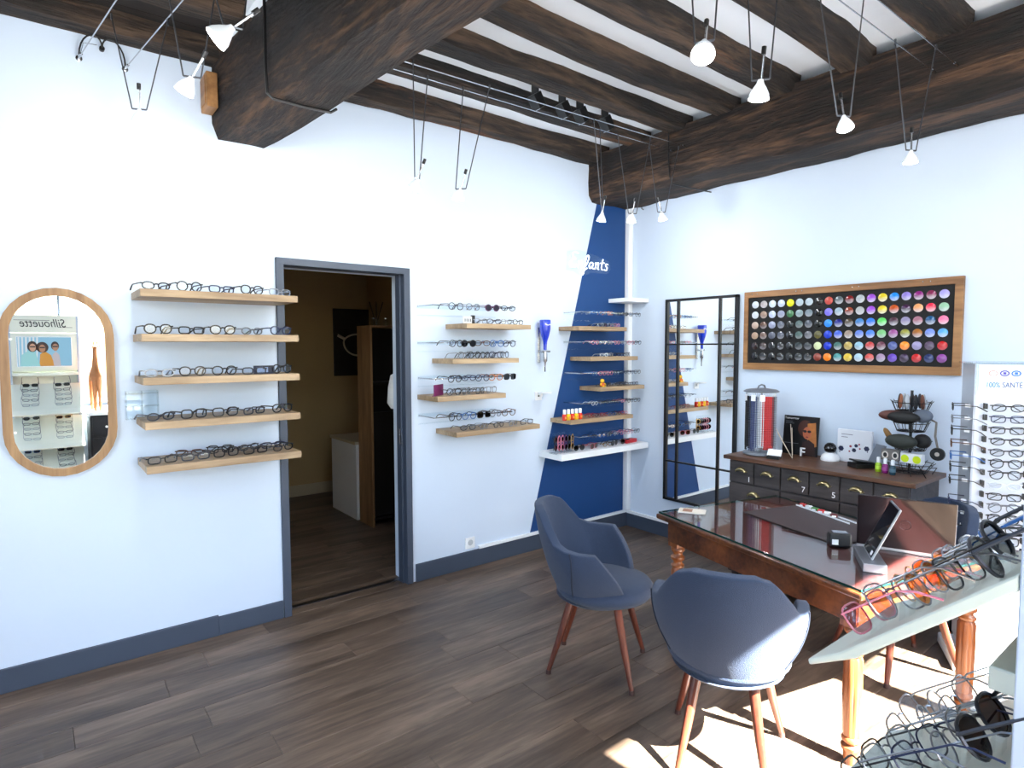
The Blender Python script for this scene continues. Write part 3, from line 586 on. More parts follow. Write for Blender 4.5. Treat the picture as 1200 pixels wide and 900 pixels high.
nq.scale=(1.1,1,.92)
# bottle dispenser
q=thing('bottle_dispenser','steel wall dispenser holding an upside-down bottle','dispenser',(-1.054,0,1.6))
MB().box(-.022,.0,-.012,-.001,-.09,.19).build('back_rail',CHROME,q,bevel=.003)
MB().tube([(-.01,-.01,.0),(-.01,-.06,.0)],.007,8).build('arm',CHROME,q); MB().tube([(-.045,-.07,.0),(.05,-.07,.0)],.008,8).build('clamp',CHROME,q,smooth=True)
MB().lathe([(.014,-.0),(.018,-.03),(.018,-.075),(.01,-.085),(.006,-.12)],14,(0,-.07,0)).build('measure_tap',CHROME,q,smooth=True); MB().tube([(0,-.07,-.12),(0,-.07,-.16)],.005,6).build('spout',BLACK,q)
MB().lathe([(.001,-.335),(.055,-.33),(.058,-.322)],18,(0,-.065,0)).build('drip_dish',WHITE,q,smooth=True); MB().box(-.01,.01,-.03,-.001,-.36,-.325).build('dish_bracket',WHITE,q)
q=thing('upturned_bottle','glossy cobalt blue bottle hanging upside down in the wall dispenser','bottle',(-1.054,-.07,1.6))
MB().lathe([(.013,.012),(.0145,.05),(.018,.08),(.034,.13),(.043,.17),(.045,.24),(.042,.248),(.03,.244)],20).build('bottle_glass',mat('cobalt_glass',(10,50,190),.12,coat=1),q,smooth=True)
MB().tube([(-.03,-.034,.215),(-.01,-.0455,.205),(.012,-.045,.212),(.026,-.037,.208)],.0032,5).build('white_mark',WHITE,q)
q=thing('light_switch','white wall switch plate below the drip dish','switch',(-1.07,0,1.245)); MB().box(-.035,.035,-.01,-.0005,-.035,.035).build('plate',WHITE,q,bevel=.003); MB().lathe([(.007,0),(.006,.006)],10,M=Matrix.Translation((0,-.01,0))@Matrix.Rotation(R(90),4,'X')).build('button',mat('grey_button',(70,74,80),.5),q)
q=thing('wall_socket','white wall socket just above the baseboard right of the doorway','socket',(-1.735,0,.185)); MB().box(-.042,.042,-.012,-.0005,-.042,.042).build('plate',WHITE,q,bevel=.004)
MB().lathe([(.022,0),(.022,.002),(.018,.003)],18,M=Matrix.Translation((0,-.012,.004))@Matrix.Rotation(R(90),4,'X')).build('socket_ring',mat('socket_grey',(190,195,200),.5),q,smooth=True)
# =============== OVAL MIRROR ===============
q=thing('oval_mirror','tall oval wall mirror with oak frame at the far left','mirror',(-4.132,0,1.468))
def stadium(w_,h_,n=14):
    r=w_/2; c=h_/2-r; return [(r*math.cos(a),c+r*math.sin(a)) for a in [PI*i/n for i in range(n+1)]]+[(r*math.cos(a),-c+r*math.sin(a)) for a in [PI+PI*i/n for i in range(n+1)]]
o1=stadium(.45,.915);o2=stadium(.375,.84); n=len(o1); fm=MB()
vs=[(x,-.001,z) for x,z in o1]+[(x,-.028,z) for x,z in o1]+[(x,-.028,z) for x,z in o2]+[(x,-.001,z) for x,z in o2]
fs=[]
for i in range(n):
    j=(i+1)%n
    for k in range(4): l=(k+1)%4; fs.append((k*n+i,k*n+j,l*n+j,l*n+i))
fm.add(vs,fs).build('frame',OAKF,q); MB().prism(stadium(.378,.843),-.016,-.010,'y').build('mirror_glass',mirror_mat(),q)
for sx,sz in((-1,.21),(1,.21),(-1,-.23),(1,-.23)): MB().lathe([(.006,0),(.006,.006),(.003,.009)],8,M=Matrix.Translation((sx*.18,-.0155,sz))@Matrix.Rotation(R(90),4,'X')).build('clip',WHITE,q)
# =============== TALL BLACK MIRROR ===============
q=thing('black_frame_mirror','tall black framed mirror divided like a window beside the chest','mirror',(0,-.77,1.18)); q.location.x=-.004
hy=.335; zt,zb=.85,-.845
MB().box(-.03,-.0,-hy,-hy+.022,zb,zt).build('frame_side',BLACK,q);MB().box(-.03,-.0,hy-.022,hy,zb,zt).build('frame_side',BLACK,q)
MB().box(-.03,-.0,-hy,hy,zt-.02,zt).build('frame_top',BLACK,q);MB().box(-.03,-.0,-hy,hy,zb,zb+.02).build('frame_bottom',BLACK,q)
MB().box(-.014,-.010,-hy+.02,hy-.02,zb+.02,zt-.02).build('mirror_glass',mirror_mat(),q)
for yy in (hy-.125,-hy+.155): MB().box(-.026,-.0135,yy-.009,yy+.009,zb+.02,zt-.02).build('glazing_bar',BLACK,q)
for z_ in(.475,-.51): MB().box(-.0255,-.0135,-hy+.02,hy-.02,z_-.006,z_+.006).build('glazing_bar',BLACK,q)
# =============== LENS BOARD ===============
q=thing('lens_sample_board','wood framed black board with rows of coloured round lens samples','lens board',(-.001,-1.842,1.753))
fy0,fy1,fz0,fz1=.685,-.685,-.287,.287; iy0,iy1,iz0,iz1=.653,-.643,-.238,.243
for a in((fy1,fy0,iz1,fz1),(fy1,fy0,fz0,iz0),(iy0,fy0,iz0,iz1),(fy1,iy1,iz0,iz1)): MB().box(-.028,0,a[0],a[1],a[2],a[3]).build('frame_board',PINE,q,bevel=.002)
MB().box(-.018,0,iy1,iy0,iz0,iz1).build('black_board',mat('black_felt',(8,8,10),.8),q)
for yy in (.6,.27,-.1,-.5): 
    for d in (-.02,.02): MB().lathe([(.004,0),(.003,.003)],8,M=Matrix.Translation((-.028,yy+d,.268))@Matrix.Rotation(R(-90),4,'Y')).build('screw',CHROME,q)
G=[[(200,205,215),(200,205,212),(190,165,150),(170,140,115),(45,28,25),(22,22,25)],[(175,165,165),(150,120,100),(90,60,45),(110,85,75),(60,40,35),(25,25,28)],
[(200,210,230),(190,200,225),(150,155,180),(95,98,115),(30,32,38),(22,22,24)],[(185,195,220),(140,145,170),(80,85,100),(70,75,90),(30,30,34),(25,25,27)],
[(225,225,20),(60,110,70),(15,20,18),(22,25,28),(20,20,22),(22,22,22)],[(170,185,195),(120,140,145),(75,95,95),(60,85,80),(35,45,48),(25,30,32)],
[(175,190,200),(100,115,125),(70,75,85),(90,92,100),(40,42,48),(15,15,16)],[(30,22,20),(12,12,12),(20,22,20),(90,85,45),(205,212,165),(140,60,45)],
[(190,75,65),(130,120,230),(50,140,240),(25,60,200),(20,50,190),(245,130,25)],[(90,100,105),(150,170,185),(20,30,130),(60,90,200),(50,100,95),(60,140,140)],
[(120,25,25),(140,60,40),(80,65,50),(150,130,115),(190,165,90),(220,190,60)],[(160,165,170),(170,170,170),(60,120,185),(90,120,205),(140,180,200),(170,200,215)],
[(150,70,200),(150,70,200),(40,110,220),(60,120,220),(200,50,50),(210,70,60)],[(210,190,40),(220,200,50),(90,200,90),(120,190,120),(110,50,70),(160,130,160)],
[(30,130,225),(190,80,30),(80,45,60),(150,70,140),(70,85,150),(100,60,180)],[(140,120,200),(60,25,60),(140,130,165),(140,140,50),(245,140,30),(50,25,60)],
[(130,30,110),(220,150,95),(160,105,120),(160,95,30),(150,140,180),(190,20,25)],[(120,30,70),(220,40,70),(30,80,125),(110,135,210),(80,60,85),(20,40,95)],
[(160,150,215),(140,185,150),(235,110,150),(90,165,225),(190,20,25),(130,40,140)]]
LSM=lens_sample_mat(); lmesh=MB().lathe([(.0,0),(.026,.0),(.026,.003),(.018,.006),(.0,.0075)],20,M=Matrix.Rotation(R(-90),4,'Y')).mesh('lens_sample',LSM,smooth=True)
LN={}
for ci in range(19):
    for ri in range(6):
        o=obj('lens_sample',lmesh,q); yv=.598-1.188*ci/18; zv=.190-.378*ri/5
        o.location=(-.018,yv,zv); grad=.0 if ci<9 else (.75 if ri<4 or ci in(9,11,12,13) else .15)
        if ci in(1,3,5,6) : grad=.35
        o.color=(*lin(G[ci][ri]),grad)
# =============== APOTHECARY CHEST ===============
q=thing('drawer_chest','charcoal wooden chest of many drawers with brown top and brass cups','chest',(0,0,0))
X0=-.455; YA,YB=-1.33,-2.44
MB().box(X0+.012,-.005,YB,YA,.07,.862).build('carcass',CHESTW,q,bevel=.002)
MB().box(X0-.03,-.003,YB-.035,YA+.03,.862,.888).build('top',CHESTTOP,q,bevel=.003)
for x in(X0+.04,-.06):
    for y in (YA-.05,YB+.05): MB().box(x-.025,x+.025,y-.025,y+.025,0,.07).build('foot',CHESTW,q)
def cup(parent,loc):
    m=MB(); vs=[];n=10;k=5
    for j in range(k+1):
        ph=PI/2*j/k
        for i in range(n+1):
            a=PI*i/n; vs.append((-.021*math.sin(ph)*1.0,.040*math.cos(a)*math.cos(ph*.0+0)*(1-.25*(1-math.cos(ph))),.034*math.sin(a)*(math.cos(ph)*.5+.5)-.012))
    m.add(vs,[(j*(n+1)+i,j*(n+1)+i+1,(j+1)*(n+1)+i+1,(j+1)*(n+1)+i) for j in range(k) for i in range(n)])
    m.tube([(-.001,-.046,-.006),(-.001,.046,-.006)],.003,5)
    o=m.build('cup_handle',BRASS,parent,smooth=True); o.location=loc; s=o.modifiers.new('s','SOLIDIFY'); s.thickness=.002; return o
for c_ in range(6):
    a=YA-.185*c_; b=a-.185
    d=MB().box(X0-.004,X0+.02,b+.005,a-.005,.708,.855).build('drawer',CHESTW,q,bevel=.003)
    cup(d,(X0-.004,(a+b)/2,.795))
    num={0:'1',2:'7',3:'5'}.get(c_)
    if num: text_mesh(num,.05,.0005,WHITE,'number',d,(X0-.0055,b+.034,.738),(R(90),0,R(-90)))
for r_,(z0,z1) in enumerate(((.545,.698),(.38,.535),(.215,.37),(.08,.205))):
    for c_ in range(3):
        a=YA-.37*c_; b=a-.37
        d=MB().box(X0-.004,X0+.02,b+.005,a-.005,z0,z1).build('drawer',CHESTW,q,bevel=.003); cup(d,(X0-.004,(a+b)/2,(z0+z1)/2+.02))
CZ=.888
# chain carousel
q=thing('chain_carousel','grey round carousel hung with eyeglass chains on the chest','carousel',(-.275,-1.452,CZ))
GREYP=mat('grey_plastic',(112,116,124),.35)
MB().lathe([(.10,0),(.115,.006),(.112,.018),(.02,.026)],28).build('base',GREYP,q,smooth=True); MB().lathe([(.008,.02),(.008,.44)],10).build('pole',CHROME,q)
MB().lathe([(.112,.435),(.118,.44),(.10,.452),(.03,.462)],28).build('top_disc',GREYP,q,smooth=True)
MB().tube([(-.05,0,.455),(-.035,0,.478),(0,0,.485),(.035,0,.478),(.05,0,.455)],.006,8).build('handle',GREYP,q,smooth=True)
CCOL=[('black',(18,18,20)),('black',(26,26,30)),('black',(18,18,20)),('navy and white',(58,70,110)),('navy and white',(70,84,120)),('silver',(140,146,156)),('white',(205,208,212)),('red',(190,48,48)),('red',(200,60,56)),('red',(178,40,44)),('dark grey',(70,70,76)),('silver',(150,152,158))]
CC={}
for i in range(24):
    cn,cc=CCOL[i//2]; a=R(128+6.6*i); x=-.275+.098*math.cos(a); y=-1.452+.098*math.sin(a); ln=rg.uniform(.33,.39)
    g=thing('eyeglass_chain',f"{cn} beaded eyeglass chain, {ORD[CC.setdefault(cn,0)]} {cn} one counted clockwise round the carousel",'chain',(x,y,CZ+.432),group='chains on the grey carousel')
    CC[cn]+=1; mm=mat('bead_'+cn.replace(' ','_'),cc,.6,var=.5 if 'navy' in cn else .15,vscale=120); k=int(ln/.0125); m_=MB()
    for t_ in range(k):
        z=-.03-t_*.0125; rr=.0078
        for s_ in(-1,1): 
            xx_=s_*.0075; m_.add([(xx_-rr,0,z),(xx_+rr,0,z),(xx_,-rr,z),(xx_,rr,z),(xx_,0,z-rr*1.15),(xx_,0,z+rr*1.15)],[(0,2,5),(2,1,5),(1,3,5),(3,0,5),(2,0,4),(1,2,4),(3,1,4),(0,3,4)])
    o=m_.build('beads',mm,g); g.rotation_euler=(0,0,a+PI/2); MB().tube([(0,0,0),(0,0,-.03)],.0015,4).build('hook',CHROME,g)
    if i in(2,8,13): MB().box(-.016,.016,-.008,-.006,-.055,-.012).build('tag',WHITE,g)
# poster
q=thing('framed_poster','black poster of a person in sunglasses leaning on the wall','poster',(-.085,-1.632,CZ),R(-90+0)); q.rotation_euler=(R(-6),0,R(-90))
MB().box(-.122,.122,-.004,.004,0,.268).build('panel',mat('black_poster',(10,10,12),.3),q)
def flat(parent,poly,y,m,name='printed_shape'): return MB().prism(poly,y-.0004,y,'y').build(name,m,parent)
def ell(cx,cz,a,b,n=18): return [(cx+a*math.cos(2*PI*i/n),cz+b*math.sin(2*PI*i/n)) for i in range(n)]
flat(q,ell(.03,.185,.05,.058),-.0045,mat('print_hair',(70,34,24),.4),'printed_hair'); flat(q,[(.045,.22),(.1,.23),(.115,.07),(.07,.05),(.05,.1)],-.0048,mat('print_gold',(176,108,50),.4,var=.4,vscale=40),'printed_light')
flat(q,ell(.045,.155,.029,.042),-.0052,mat('print_skin',(178,96,62),.4),'printed_face')
flat(q,ell(.030,.166,.013,.009),-.0056,BLACK,'printed_lens'); flat(q,ell(.060,.166,.013,.009),-.0056,BLACK,'printed_lens')
flat(q,[(-.0,.0),(.11,.0),(.10,.085),(.06,.11),(.02,.09)],-.0050,mat('print_dark_red',(44,18,14),.4),'printed_shoulders'); flat(q,ell(.047,.128,.01,.004),-.0056,mat('print_lips',(120,40,40),.4),'printed_mouth')
text_mesh('Tomorrow',.022,.0003,WHITE,'lettering',q,(-.068,-.0055,.25),(R(90),0,0)); text_mesh('is here',.012,.0003,mat('grey_print',(110,112,118),.5),'lettering',q,(-.085,-.0055,.225),(R(90),0,0)) if False else None
for k,(a_,b_) in enumerate(((.05,.225),(.06,.213),(.10,.075))): MB().box(-.11,-.11+a_,-.0052,-.0044,b_,b_+.003).build('printed_line',mat('grey_print',(110,112,118),.5),q)
q=thing('white_letter_f','small white block letter F in front of the poster','letter',(-.16,-1.69,CZ)); text_mesh('F',.085,.006,WHITE,'letter_body',q,(0,0,.032),(R(90),0,R(-100)))
q=thing('card_holder','small white tilted card on black holder beside the carousel','card holder',(-.36,-1.60,CZ)); q.rotation_euler=(0,0,R(-80))
MB().box(-.04,.04,-.03,.03,0,.022).build('holder',BLACK,q,bevel=.003); MB().box(-.045,.045,-.002,.002,.0,.05,M=Matrix.Translation((0,-.005,.018))@Matrix.Rotation(R(-35),4,'X')).build('card',WHITE,q)
for i,(dx,dy,z) in enumerate(((.06,.04,.2),(.08,-.06,.22),(-.05,.08,.17),(.0,-.12,.19))):
    q=thing('wooden_stick',f"thin pale stick standing aslant before the poster, {['leaning left','leaning right','short and leaning left','long and leaning right'][i]}",'stick',(-.27,-1.68,CZ)); MB().tube([(0,0,0),(dx,-dy if i%2 else dy,z)],.0022,5).build('stick_shaft',mat('pale_stick',(196,180,160),.6),q); MB().lathe([(.004,-.001),(.004,.004)],6).build('tip',CHROME,q)
q=thing('small_camera','round black ball on a white dome base on the chest','camera',(-.13,-1.86,CZ))
MB().lathe([(.055,0),(.058,.012),(.05,.035),(.03,.05),(.02,.055)],24).build('base',WHITE,q,smooth=True)
MB().lathe([(.001,.045),(.02,.05),(.034,.065),(.038,.082),(.033,.1),(.018,.115),(.001,.118)],20).build('ball',mat('gloss_black',(10,10,12),.15),q,smooth=True)
MB().lathe([(.008,0),(.006,.003)],10,M=Matrix.Translation((-.036,-.006,.088))@Matrix.Rotation(R(-90),4,'Y')).build('lens',CHROME,q)
q=thing('white_display_panel','white square panel printed with navy and red dots','display panel',(-.09,-1.995,CZ),R(-90))
MB().box(-.105,.105,-.01,.012,0,.212).build('panel',mat('pale_panel',(222,225,232),.35),q,bevel=.003)
NV=mat('print_navy',(28,34,66),.4); RD=mat('print_crimson',(150,40,60),.4)
for (x,z,r_,m_) in ((-.08,.085,.018,NV),(.075,.10,.017,NV),(-.0,.082,.014,NV),(.012,.112,.012,NV),(-.022,.105,.008,RD),(.03,.122,.006,RD),(.035,.095,.006,RD),(-.028,.072,.006,RD),(.08,.08,.004,NV),(-.088,.062,.004,NV)): flat(q,[(x+r_*math.cos(R(60*i)),z+r_*math.sin(R(60*i))) for i in range(6)],-.0105,m_,'printed_dot')
for a_,b_,z in((-.08,-.01,.178),(-.08,-.04,.160),(.05,.085,.02)): MB().box(a_,b_,-.0108,-.0098,z,z+.004).build('printed_line',mat('grey_print2',(120,120,135),.5),q)
q=thing('sorting_case','black slanted open tray leaning against a grey card','tray',(-.2,-2.10,CZ)); q.rotation_euler=(0,0,R(-35))
MB().box(-.08,.08,-.05,.05,0,.03).box(-.08,.08,-.045,.045,.03,.04,M=Matrix.Rotation(R(8),4,'Y')).build('tray_body',BLACK,q,bevel=.004)
MB().box(-.004,.004,-.045,.045,0,.13,M=Matrix.Translation((.05,0,.02))@Matrix.Rotation(R(25),4,'Y')).build('lid_card',mat('steel_blue_card',(110,118,130),.3),q)
for i,(cn,cc,x,y) in enumerate((('green',(150,190,30),-.27,-2.205),('purple',(130,30,110),-.29,-2.25),('dark teal',(30,66,84),-.31,-2.297))):
    q=thing('spray_bottle',f'small {cn} cleaning spray bottle with white cap on the chest','bottle',(x,y,CZ),group='cleaning sprays on the chest')
    MB().lathe([(.014,0),(.0165,.004),(.0165,.048),(.009,.056)],14).build('bottle_body',mat('spray_'+cn.replace(' ','_'),cc,.2,coat=.5),q,smooth=True)
    MB().lathe([(.010,.056),(.010,.085),(.007,.088)],12).build('cap',WHITE,q,smooth=True); MB().lathe([(.0167,.016),(.0167,.036)],14).build('sticker',mat('sticker_'+cn.replace(' ','_'),tuple(min(255,v+40) for v in cc),.5),q,smooth=True)
# wire tower with cases
q=thing('wire_carousel','black wire three tier rack holding glasses cases on the chest','wire rack',(-.17,-2.335,CZ))
wm=MB()
MB().lathe([(.008,0),(.008,.49)],8).build('pole',BLACK,q)
for ti,(z,r1,r2) in enumerate(((.0,.12,.085),(.13,.10,.075),(.24,.09,.07),(.36,.10,.08))):
    t=MB(); t.tube([(r2*math.cos(a),r2*math.sin(a),z+.01) for a in [2*PI*i/20 for i in range(20)]],.0025,5,closed=True); t.tube([(r1*math.cos(a),r1*math.sin(a),z+.06) for a in [2*PI*i/20 for i in range(20)]],.0025,5,closed=True)
    for i in range(14):
        a=2*PI*i/14; t.tube([(.01*math.cos(a),.01*math.sin(a),z+.01),(r2*math.cos(a),r2*math.sin(a),z+.01),(r1*math.cos(a),r1*math.sin(a),z+.062),(r1*1.08*math.cos(a),r1*1.08*math.sin(a),z+.07)],.002,4)
    t.build('wire_tier',BLACK,q)
MB().tube([(.06,-.10,.0),(.0,-.14,.05),(-.04,-.11,.05)],.0025,5).tube([(-.12,-.05,0),(-.09,-.03,.05)],.0025,5).tube([(-.1,-.12,0),(-.07,-.07,.06)],.0025,5).build('wire_leg',BLACK,q)
def case(loc,rot,col,label,sz=(.075,.03,.022),name='glasses_case'):
    r=thing(name,label,'case',loc,rot=rot,group='cases in the wire rack'); c_=mat('case_%d_%d_%d'%col,col,.55,var=.1)
    a,b,h=sz
    for s,nm in ((1,'case_lid'),(-1,'case_base')):
        m_=MB(); m_.lathe([(1,0),(.97,.35),(.8,.75),(.45,.97),(.01,1)],18,M=Matrix.Diagonal((a,b,h*s,1))); m_.build(nm,c_,r,smooth=True)
    return r
bz=CZ
case((-.27,-2.27,bz+.345),(R(70),0,R(-70)),(92,52,44),'brown rounded glasses case lying at the upper left of the wire rack',(.07,.03,.028))
case((-.30,-2.34,bz+.340),(R(80),0,R(-90)),(18,18,20),'long black glasses case across the upper tier of the wire rack',(.085,.035,.028))
case((-.25,-2.42,bz+.350),(R(60),0,R(-115)),(96,106,122),'grey blue glasses case at the upper right of the wire rack',(.06,.04,.025))
case((-.295,-2.33,bz+.20),(R(85),0,R(-90)),(44,50,46),'large dark green case on the middle tier of the wire rack',(.085,.042,.028))
case((-.24,-2.42,bz+.205),(R(85),0,R(-110)),(20,20,22),'black case at the right of the middle tier',(.05,.042,.025))
case((-.24,-2.245,bz+.22),(R(30),R(60),R(-60)),(150,110,60),'tan slim case upright at the left of the middle tier',(.05,.016,.015))
for i in range(9):
    a=2*PI*i/9+.3; cc=[(110,60,40),(196,200,204),(40,36,36),(150,90,60),(190,196,202),(30,30,34),(120,70,50),(170,180,190),(60,60,66)][i]
    case((-.17+.062*math.cos(a),-2.335+.062*math.sin(a),bz+.425),(0,R(86),a),cc,f"slim {['brown','silver','black','copper','pale grey','dark','chestnut','light blue grey','charcoal'][i]} case standing upright in the top tier",(.045,.013,.009))
q=thing('twin_dot_box','white box with two neon yellow circles in the lowest tier','box',(-.275,-2.38,bz+.075),R(-98)); MB().box(-.058,.058,-.008,.03,0,.058).build('box_body',WHITE,q,bevel=.003)
NY=mat('neon_yellow',(214,236,20),.5)
for s in(-1,1): flat(q,ell(s*.032,.026,.022,.022),-.0085,NY,'yellow_circle')
q=thing('grey_tin_box','grey box with two pale rimmed black circles beside the yellow dots','box',(-.26,-2.265,bz+.075),R(-85)); MB().box(-.048,.048,-.008,.03,0,.065).build('box_body',mat('taupe_box',(110,104,100),.5),q,bevel=.003)
for s in(-1,1): flat(q,ell(s*.026,.032,.017,.022),-.0085,mat('pale_ring',(214,206,196),.5),'pale_ring'); flat(q,ell(s*.026,.032,.010,.014),-.009,BLACK,'black_circle')
q=thing('hanging_roll','round black roll with pale centre hanging right of the wire rack','roll',(-.20,-2.485,bz+.135)); 
M=Matrix.Rotation(R(-90),4,'Y'); MB().lathe([(.012,-.01),(.036,-.01),(.038,0),(.036,.01),(.012,.01)],24,M=M).build('roll_body',BLACK,q,smooth=True); MB().lathe([(.012,-.011),(.012,.011)],14,M=M).build('centre',mat('pale_centre',(200,190,180),.5),q)
MB().tube([(0,.0,.03),(.0,.015,.1),(.0,.012,.18),(0,.05,.2)],.006,6).build('strap',mat('grey_strap',(130,124,118),.6),q,smooth=True)
# =============== WHITE GLASSES TOWER ===============
tx=thing('glasses_tower','tall white four sided glasses tower with a printed header','display tower',(-.41,-2.79,0),R(208-180+0))
# local: front faces -X after rotation
tx.rotation_euler=(0,0,R(28)); hw=.112
MB().box(-hw,hw,-hw,hw,.06,1.55).build('column',mat('white_panel',(212,218,228),.35),tx,bevel=.004); MB().box(-.17,.17,-.17,.17,0,.06).build('base',WHITE,tx,bevel=.01)
MB().box(-hw-.012,-hw-.008,-hw-.005,hw+.005,1.40,1.565).build('header_card',ACRYL,tx); MB().box(-hw-.004,-hw,-hw+.01,hw-.01,1.415,1.545).build('header_print',WHITE,tx)
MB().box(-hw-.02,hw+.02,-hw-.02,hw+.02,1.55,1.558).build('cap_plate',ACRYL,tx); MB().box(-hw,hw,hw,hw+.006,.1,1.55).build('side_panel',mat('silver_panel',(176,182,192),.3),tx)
flat(tx,[(0,0),(0,.001),(.001,0)],0,WHITE,'header_spot') if False else None
text_mesh('100%',.037,.0005,mat('cyan_print',(20,120,160),.5),'lettering',tx,(-hw-.0052,.045,1.447),(R(90),0,R(-90)),sx=.72); text_mesh('SANTÉ',.037,.0005,mat('blue_print',(16,44,120),.5),'lettering',tx,(-hw-.0052,-.032,1.447),(R(90),0,R(-90)),sx=.72)
for k,(yy,cc,nm) in enumerate(((.045,(230,140,120),'coral'),(.0,(90,70,170),'violet'),(-.045,(60,120,220),'azure'))):
    mm=MB(); mm.tube([(0,yy+.017*math.cos(a),1.505+.012*math.sin(a)) for a in [2*PI*i/14 for i in range(14)]],.0028 if k!=0 else .0018,4,closed=True,M=Matrix.Translation((-hw-.005,0,0)))
    if k: mm.box(-hw-.006,-hw-.004,yy-.006,yy+.006,1.499,1.511)
    mm.build('emblem',mat('print_'+nm,cc,.5),tx)
tw_col=['black','navy','black','black','gunmetal','black','black','clear','black','grey','black','black','black','grey']
tw_sh=['oval','rectangular','rectangular','oval','oval','panto','panto','oval','rectangular','round','panto','panto','square','panto']
TM=Matrix.Translation((-.41,-2.79,0))@Matrix.Rotation(R(28),4,'Z')
for j in range(14):
    z=1.335-.0545*j; a,b,_,_=SH[tw_sh[j]]; p=TM@Vector((-hw-.04,-.012,z-b))
    g=glasses(p,R(28-90),tw_sh[j],tw_col[j],'clear',f"{desc(tw_sh[j],tw_col[j],'clear')}, {ORD[j]} from top on the tower's front",'glasses on the front of the white tower',scale=1.05,thick=.0024,folded=True)
    for s in(-1,1): MB().box(-hw-.03,-hw,s*.085-.006+(-.012),s*.085+.006-.012,z-.005,z+.022).build('peg',BLACK,tx)
sc_=['black','grey','black','tortoise','blue','black','black','navy','grey']
for j in range(10):
    z=1.335-.062*j-(.04 if j>6 else 0); c=sc_[j%9]; p=TM@Vector((-.075,hw+.085,z-.02))
    g=glasses(p,R(28+180-10),['oval','rectangular','square'][j%3],c,'clear',f"{desc(['oval','rectangular','square'][j%3],c,'clear')}, {ORD[j]} from top on the tower's left side",'glasses on the left side of the white tower',scale=1.0,thick=.0024)
    MB().box(-.012,.012,.0,.001,-.01,.006,M=Matrix.Translation((.055,.06,.03))@Matrix.Rotation(R(60),4,'Z')).build('price_tag',WHITE,g)
q=thing('floor_box','black box with white print on the floor under the desk, by the tower','box',(-.62,-2.80,0)); q.location=(-.22,-2.50,0) if False else (-.66,-2.72,0)
q.location=(-.08,-2.64,0)
MB().box(-.07,.07,-.08,.08,0,.075).build('box_body',BLACK,q,bevel=.004); MB().box(-.0715,-.07,-.04,.04,.02,.05).build('print',mat('pale_print2',(200,204,210),.5),q); MB().box(-.065,.065,-.075,.075,.075,.079).build('paper',mat('paper_sheet',(205,214,222),.6),q)
# =============== DESK ===============
TA=R(-13.7); TC=(-1.281,-2.285,0)
q=thing('desk','old varnished wooden table with turned fluted legs used as a desk','table',TC,TA); HX,HY=.45,.605; TZ=.725
MB().box(-HX,HX,-HY,HY,TZ-.028,TZ).build('table_top',TABW,q,bevel=.008)
MB().box(-HX+.02,HX-.02,-HY+.02,HY-.02,TZ,TZ+.0025).build('leather_inlay',mat('burgundy_leather',(150,72,74),.35,var=.12,vscale=14),q)
for a_ in((-HX+.05,HX-.05,-HY+.045,-HY+.07),(-HX+.05,HX-.05,HY-.07,HY-.045),(-HX+.045,-HX+.07,-HY+.05,HY-.05),(HX-.07,HX-.045,-HY+.05,HY-.05)): MB().box(*a_,TZ-.145,TZ-.028).build('apron',TABW,q)
def turned_leg(sx,sy):
    l=MB(); l.box(-.036,.036,-.036,.036,.555,.70)
    l.lathe([(.022,.44),(.034,.445),(.036,.455),(.024,.465),(.024,.475),(.036,.485),(.038,.50),(.025,.512),(.025,.522),(.036,.532),(.036,.548),(.028,.556)],20)
    o=l.build('leg',LEGW,q,smooth=True); o.location=(sx*(HX-.085),sy*(HY-.085),0)
    f=MB(); N=32; pr=[(.027,.44),(.035,.425),(.0355,.27),(.031,.125),(.028,.112)]; vs=[]
    for (r,z) in pr:
        for k in range(N): rr=r*(.86 if (k%4)in(0,) and .12<z<.43 else 1); a=2*PI*k/N; vs.append((rr*math.cos(a),rr*math.sin(a),z))
    f.add(vs,[(i*N+k,i*N+(k+1)%N,(i+1)*N+(k+1)%N,(i+1)*N+k) for i in range(len(pr)-1) for k in range(N)]); f.build('fluted_shaft',LEGW,o,smooth=True)
    MB().lathe([(.022,.0),(.026,.03),(.028,.055),(.035,.062),(.036,.075),(.022,.085),(.034,.095),(.036,.105),(.03,.114)],20).build('foot',LEGW,o,smooth=True)
for sx in(-1,1):
    for sy in(-1,1): turned_leg(sx,sy)
g=MB().box(-HX+.012,HX-.012,-HY+.012,HY-.012,TZ+.003,TZ+.012).build('glass_sheet',thin_glass('table_glass',(232,242,238),.07),None,bevel=.001); g.location=TC; g.rotation_euler=(0,0,TA); tag(g,'thick clear glass sheet lying on the desk top','glass sheet')
e_=MB(); ex,ey=HX-.012,HY-.012
for a_ in((-ex-.001,ex+.001,-ey-.0015,-ey),(-ex-.001,ex+.001,ey,ey+.0015),(-ex-.0015,-ex,-ey,ey),(ex,ex+.0015,-ey,ey)): e_.box(*a_,TZ+.003,TZ+.012)
e_.build('green_edge',mat('glass_edge',(26,58,52),.15),g)
GZ=TZ+.0125
def onT(x,y): v=Matrix.Rotation(TA,3,'Z')@Vector((x,y,0)); return (TC[0]+v.x,TC[1]+v.y)
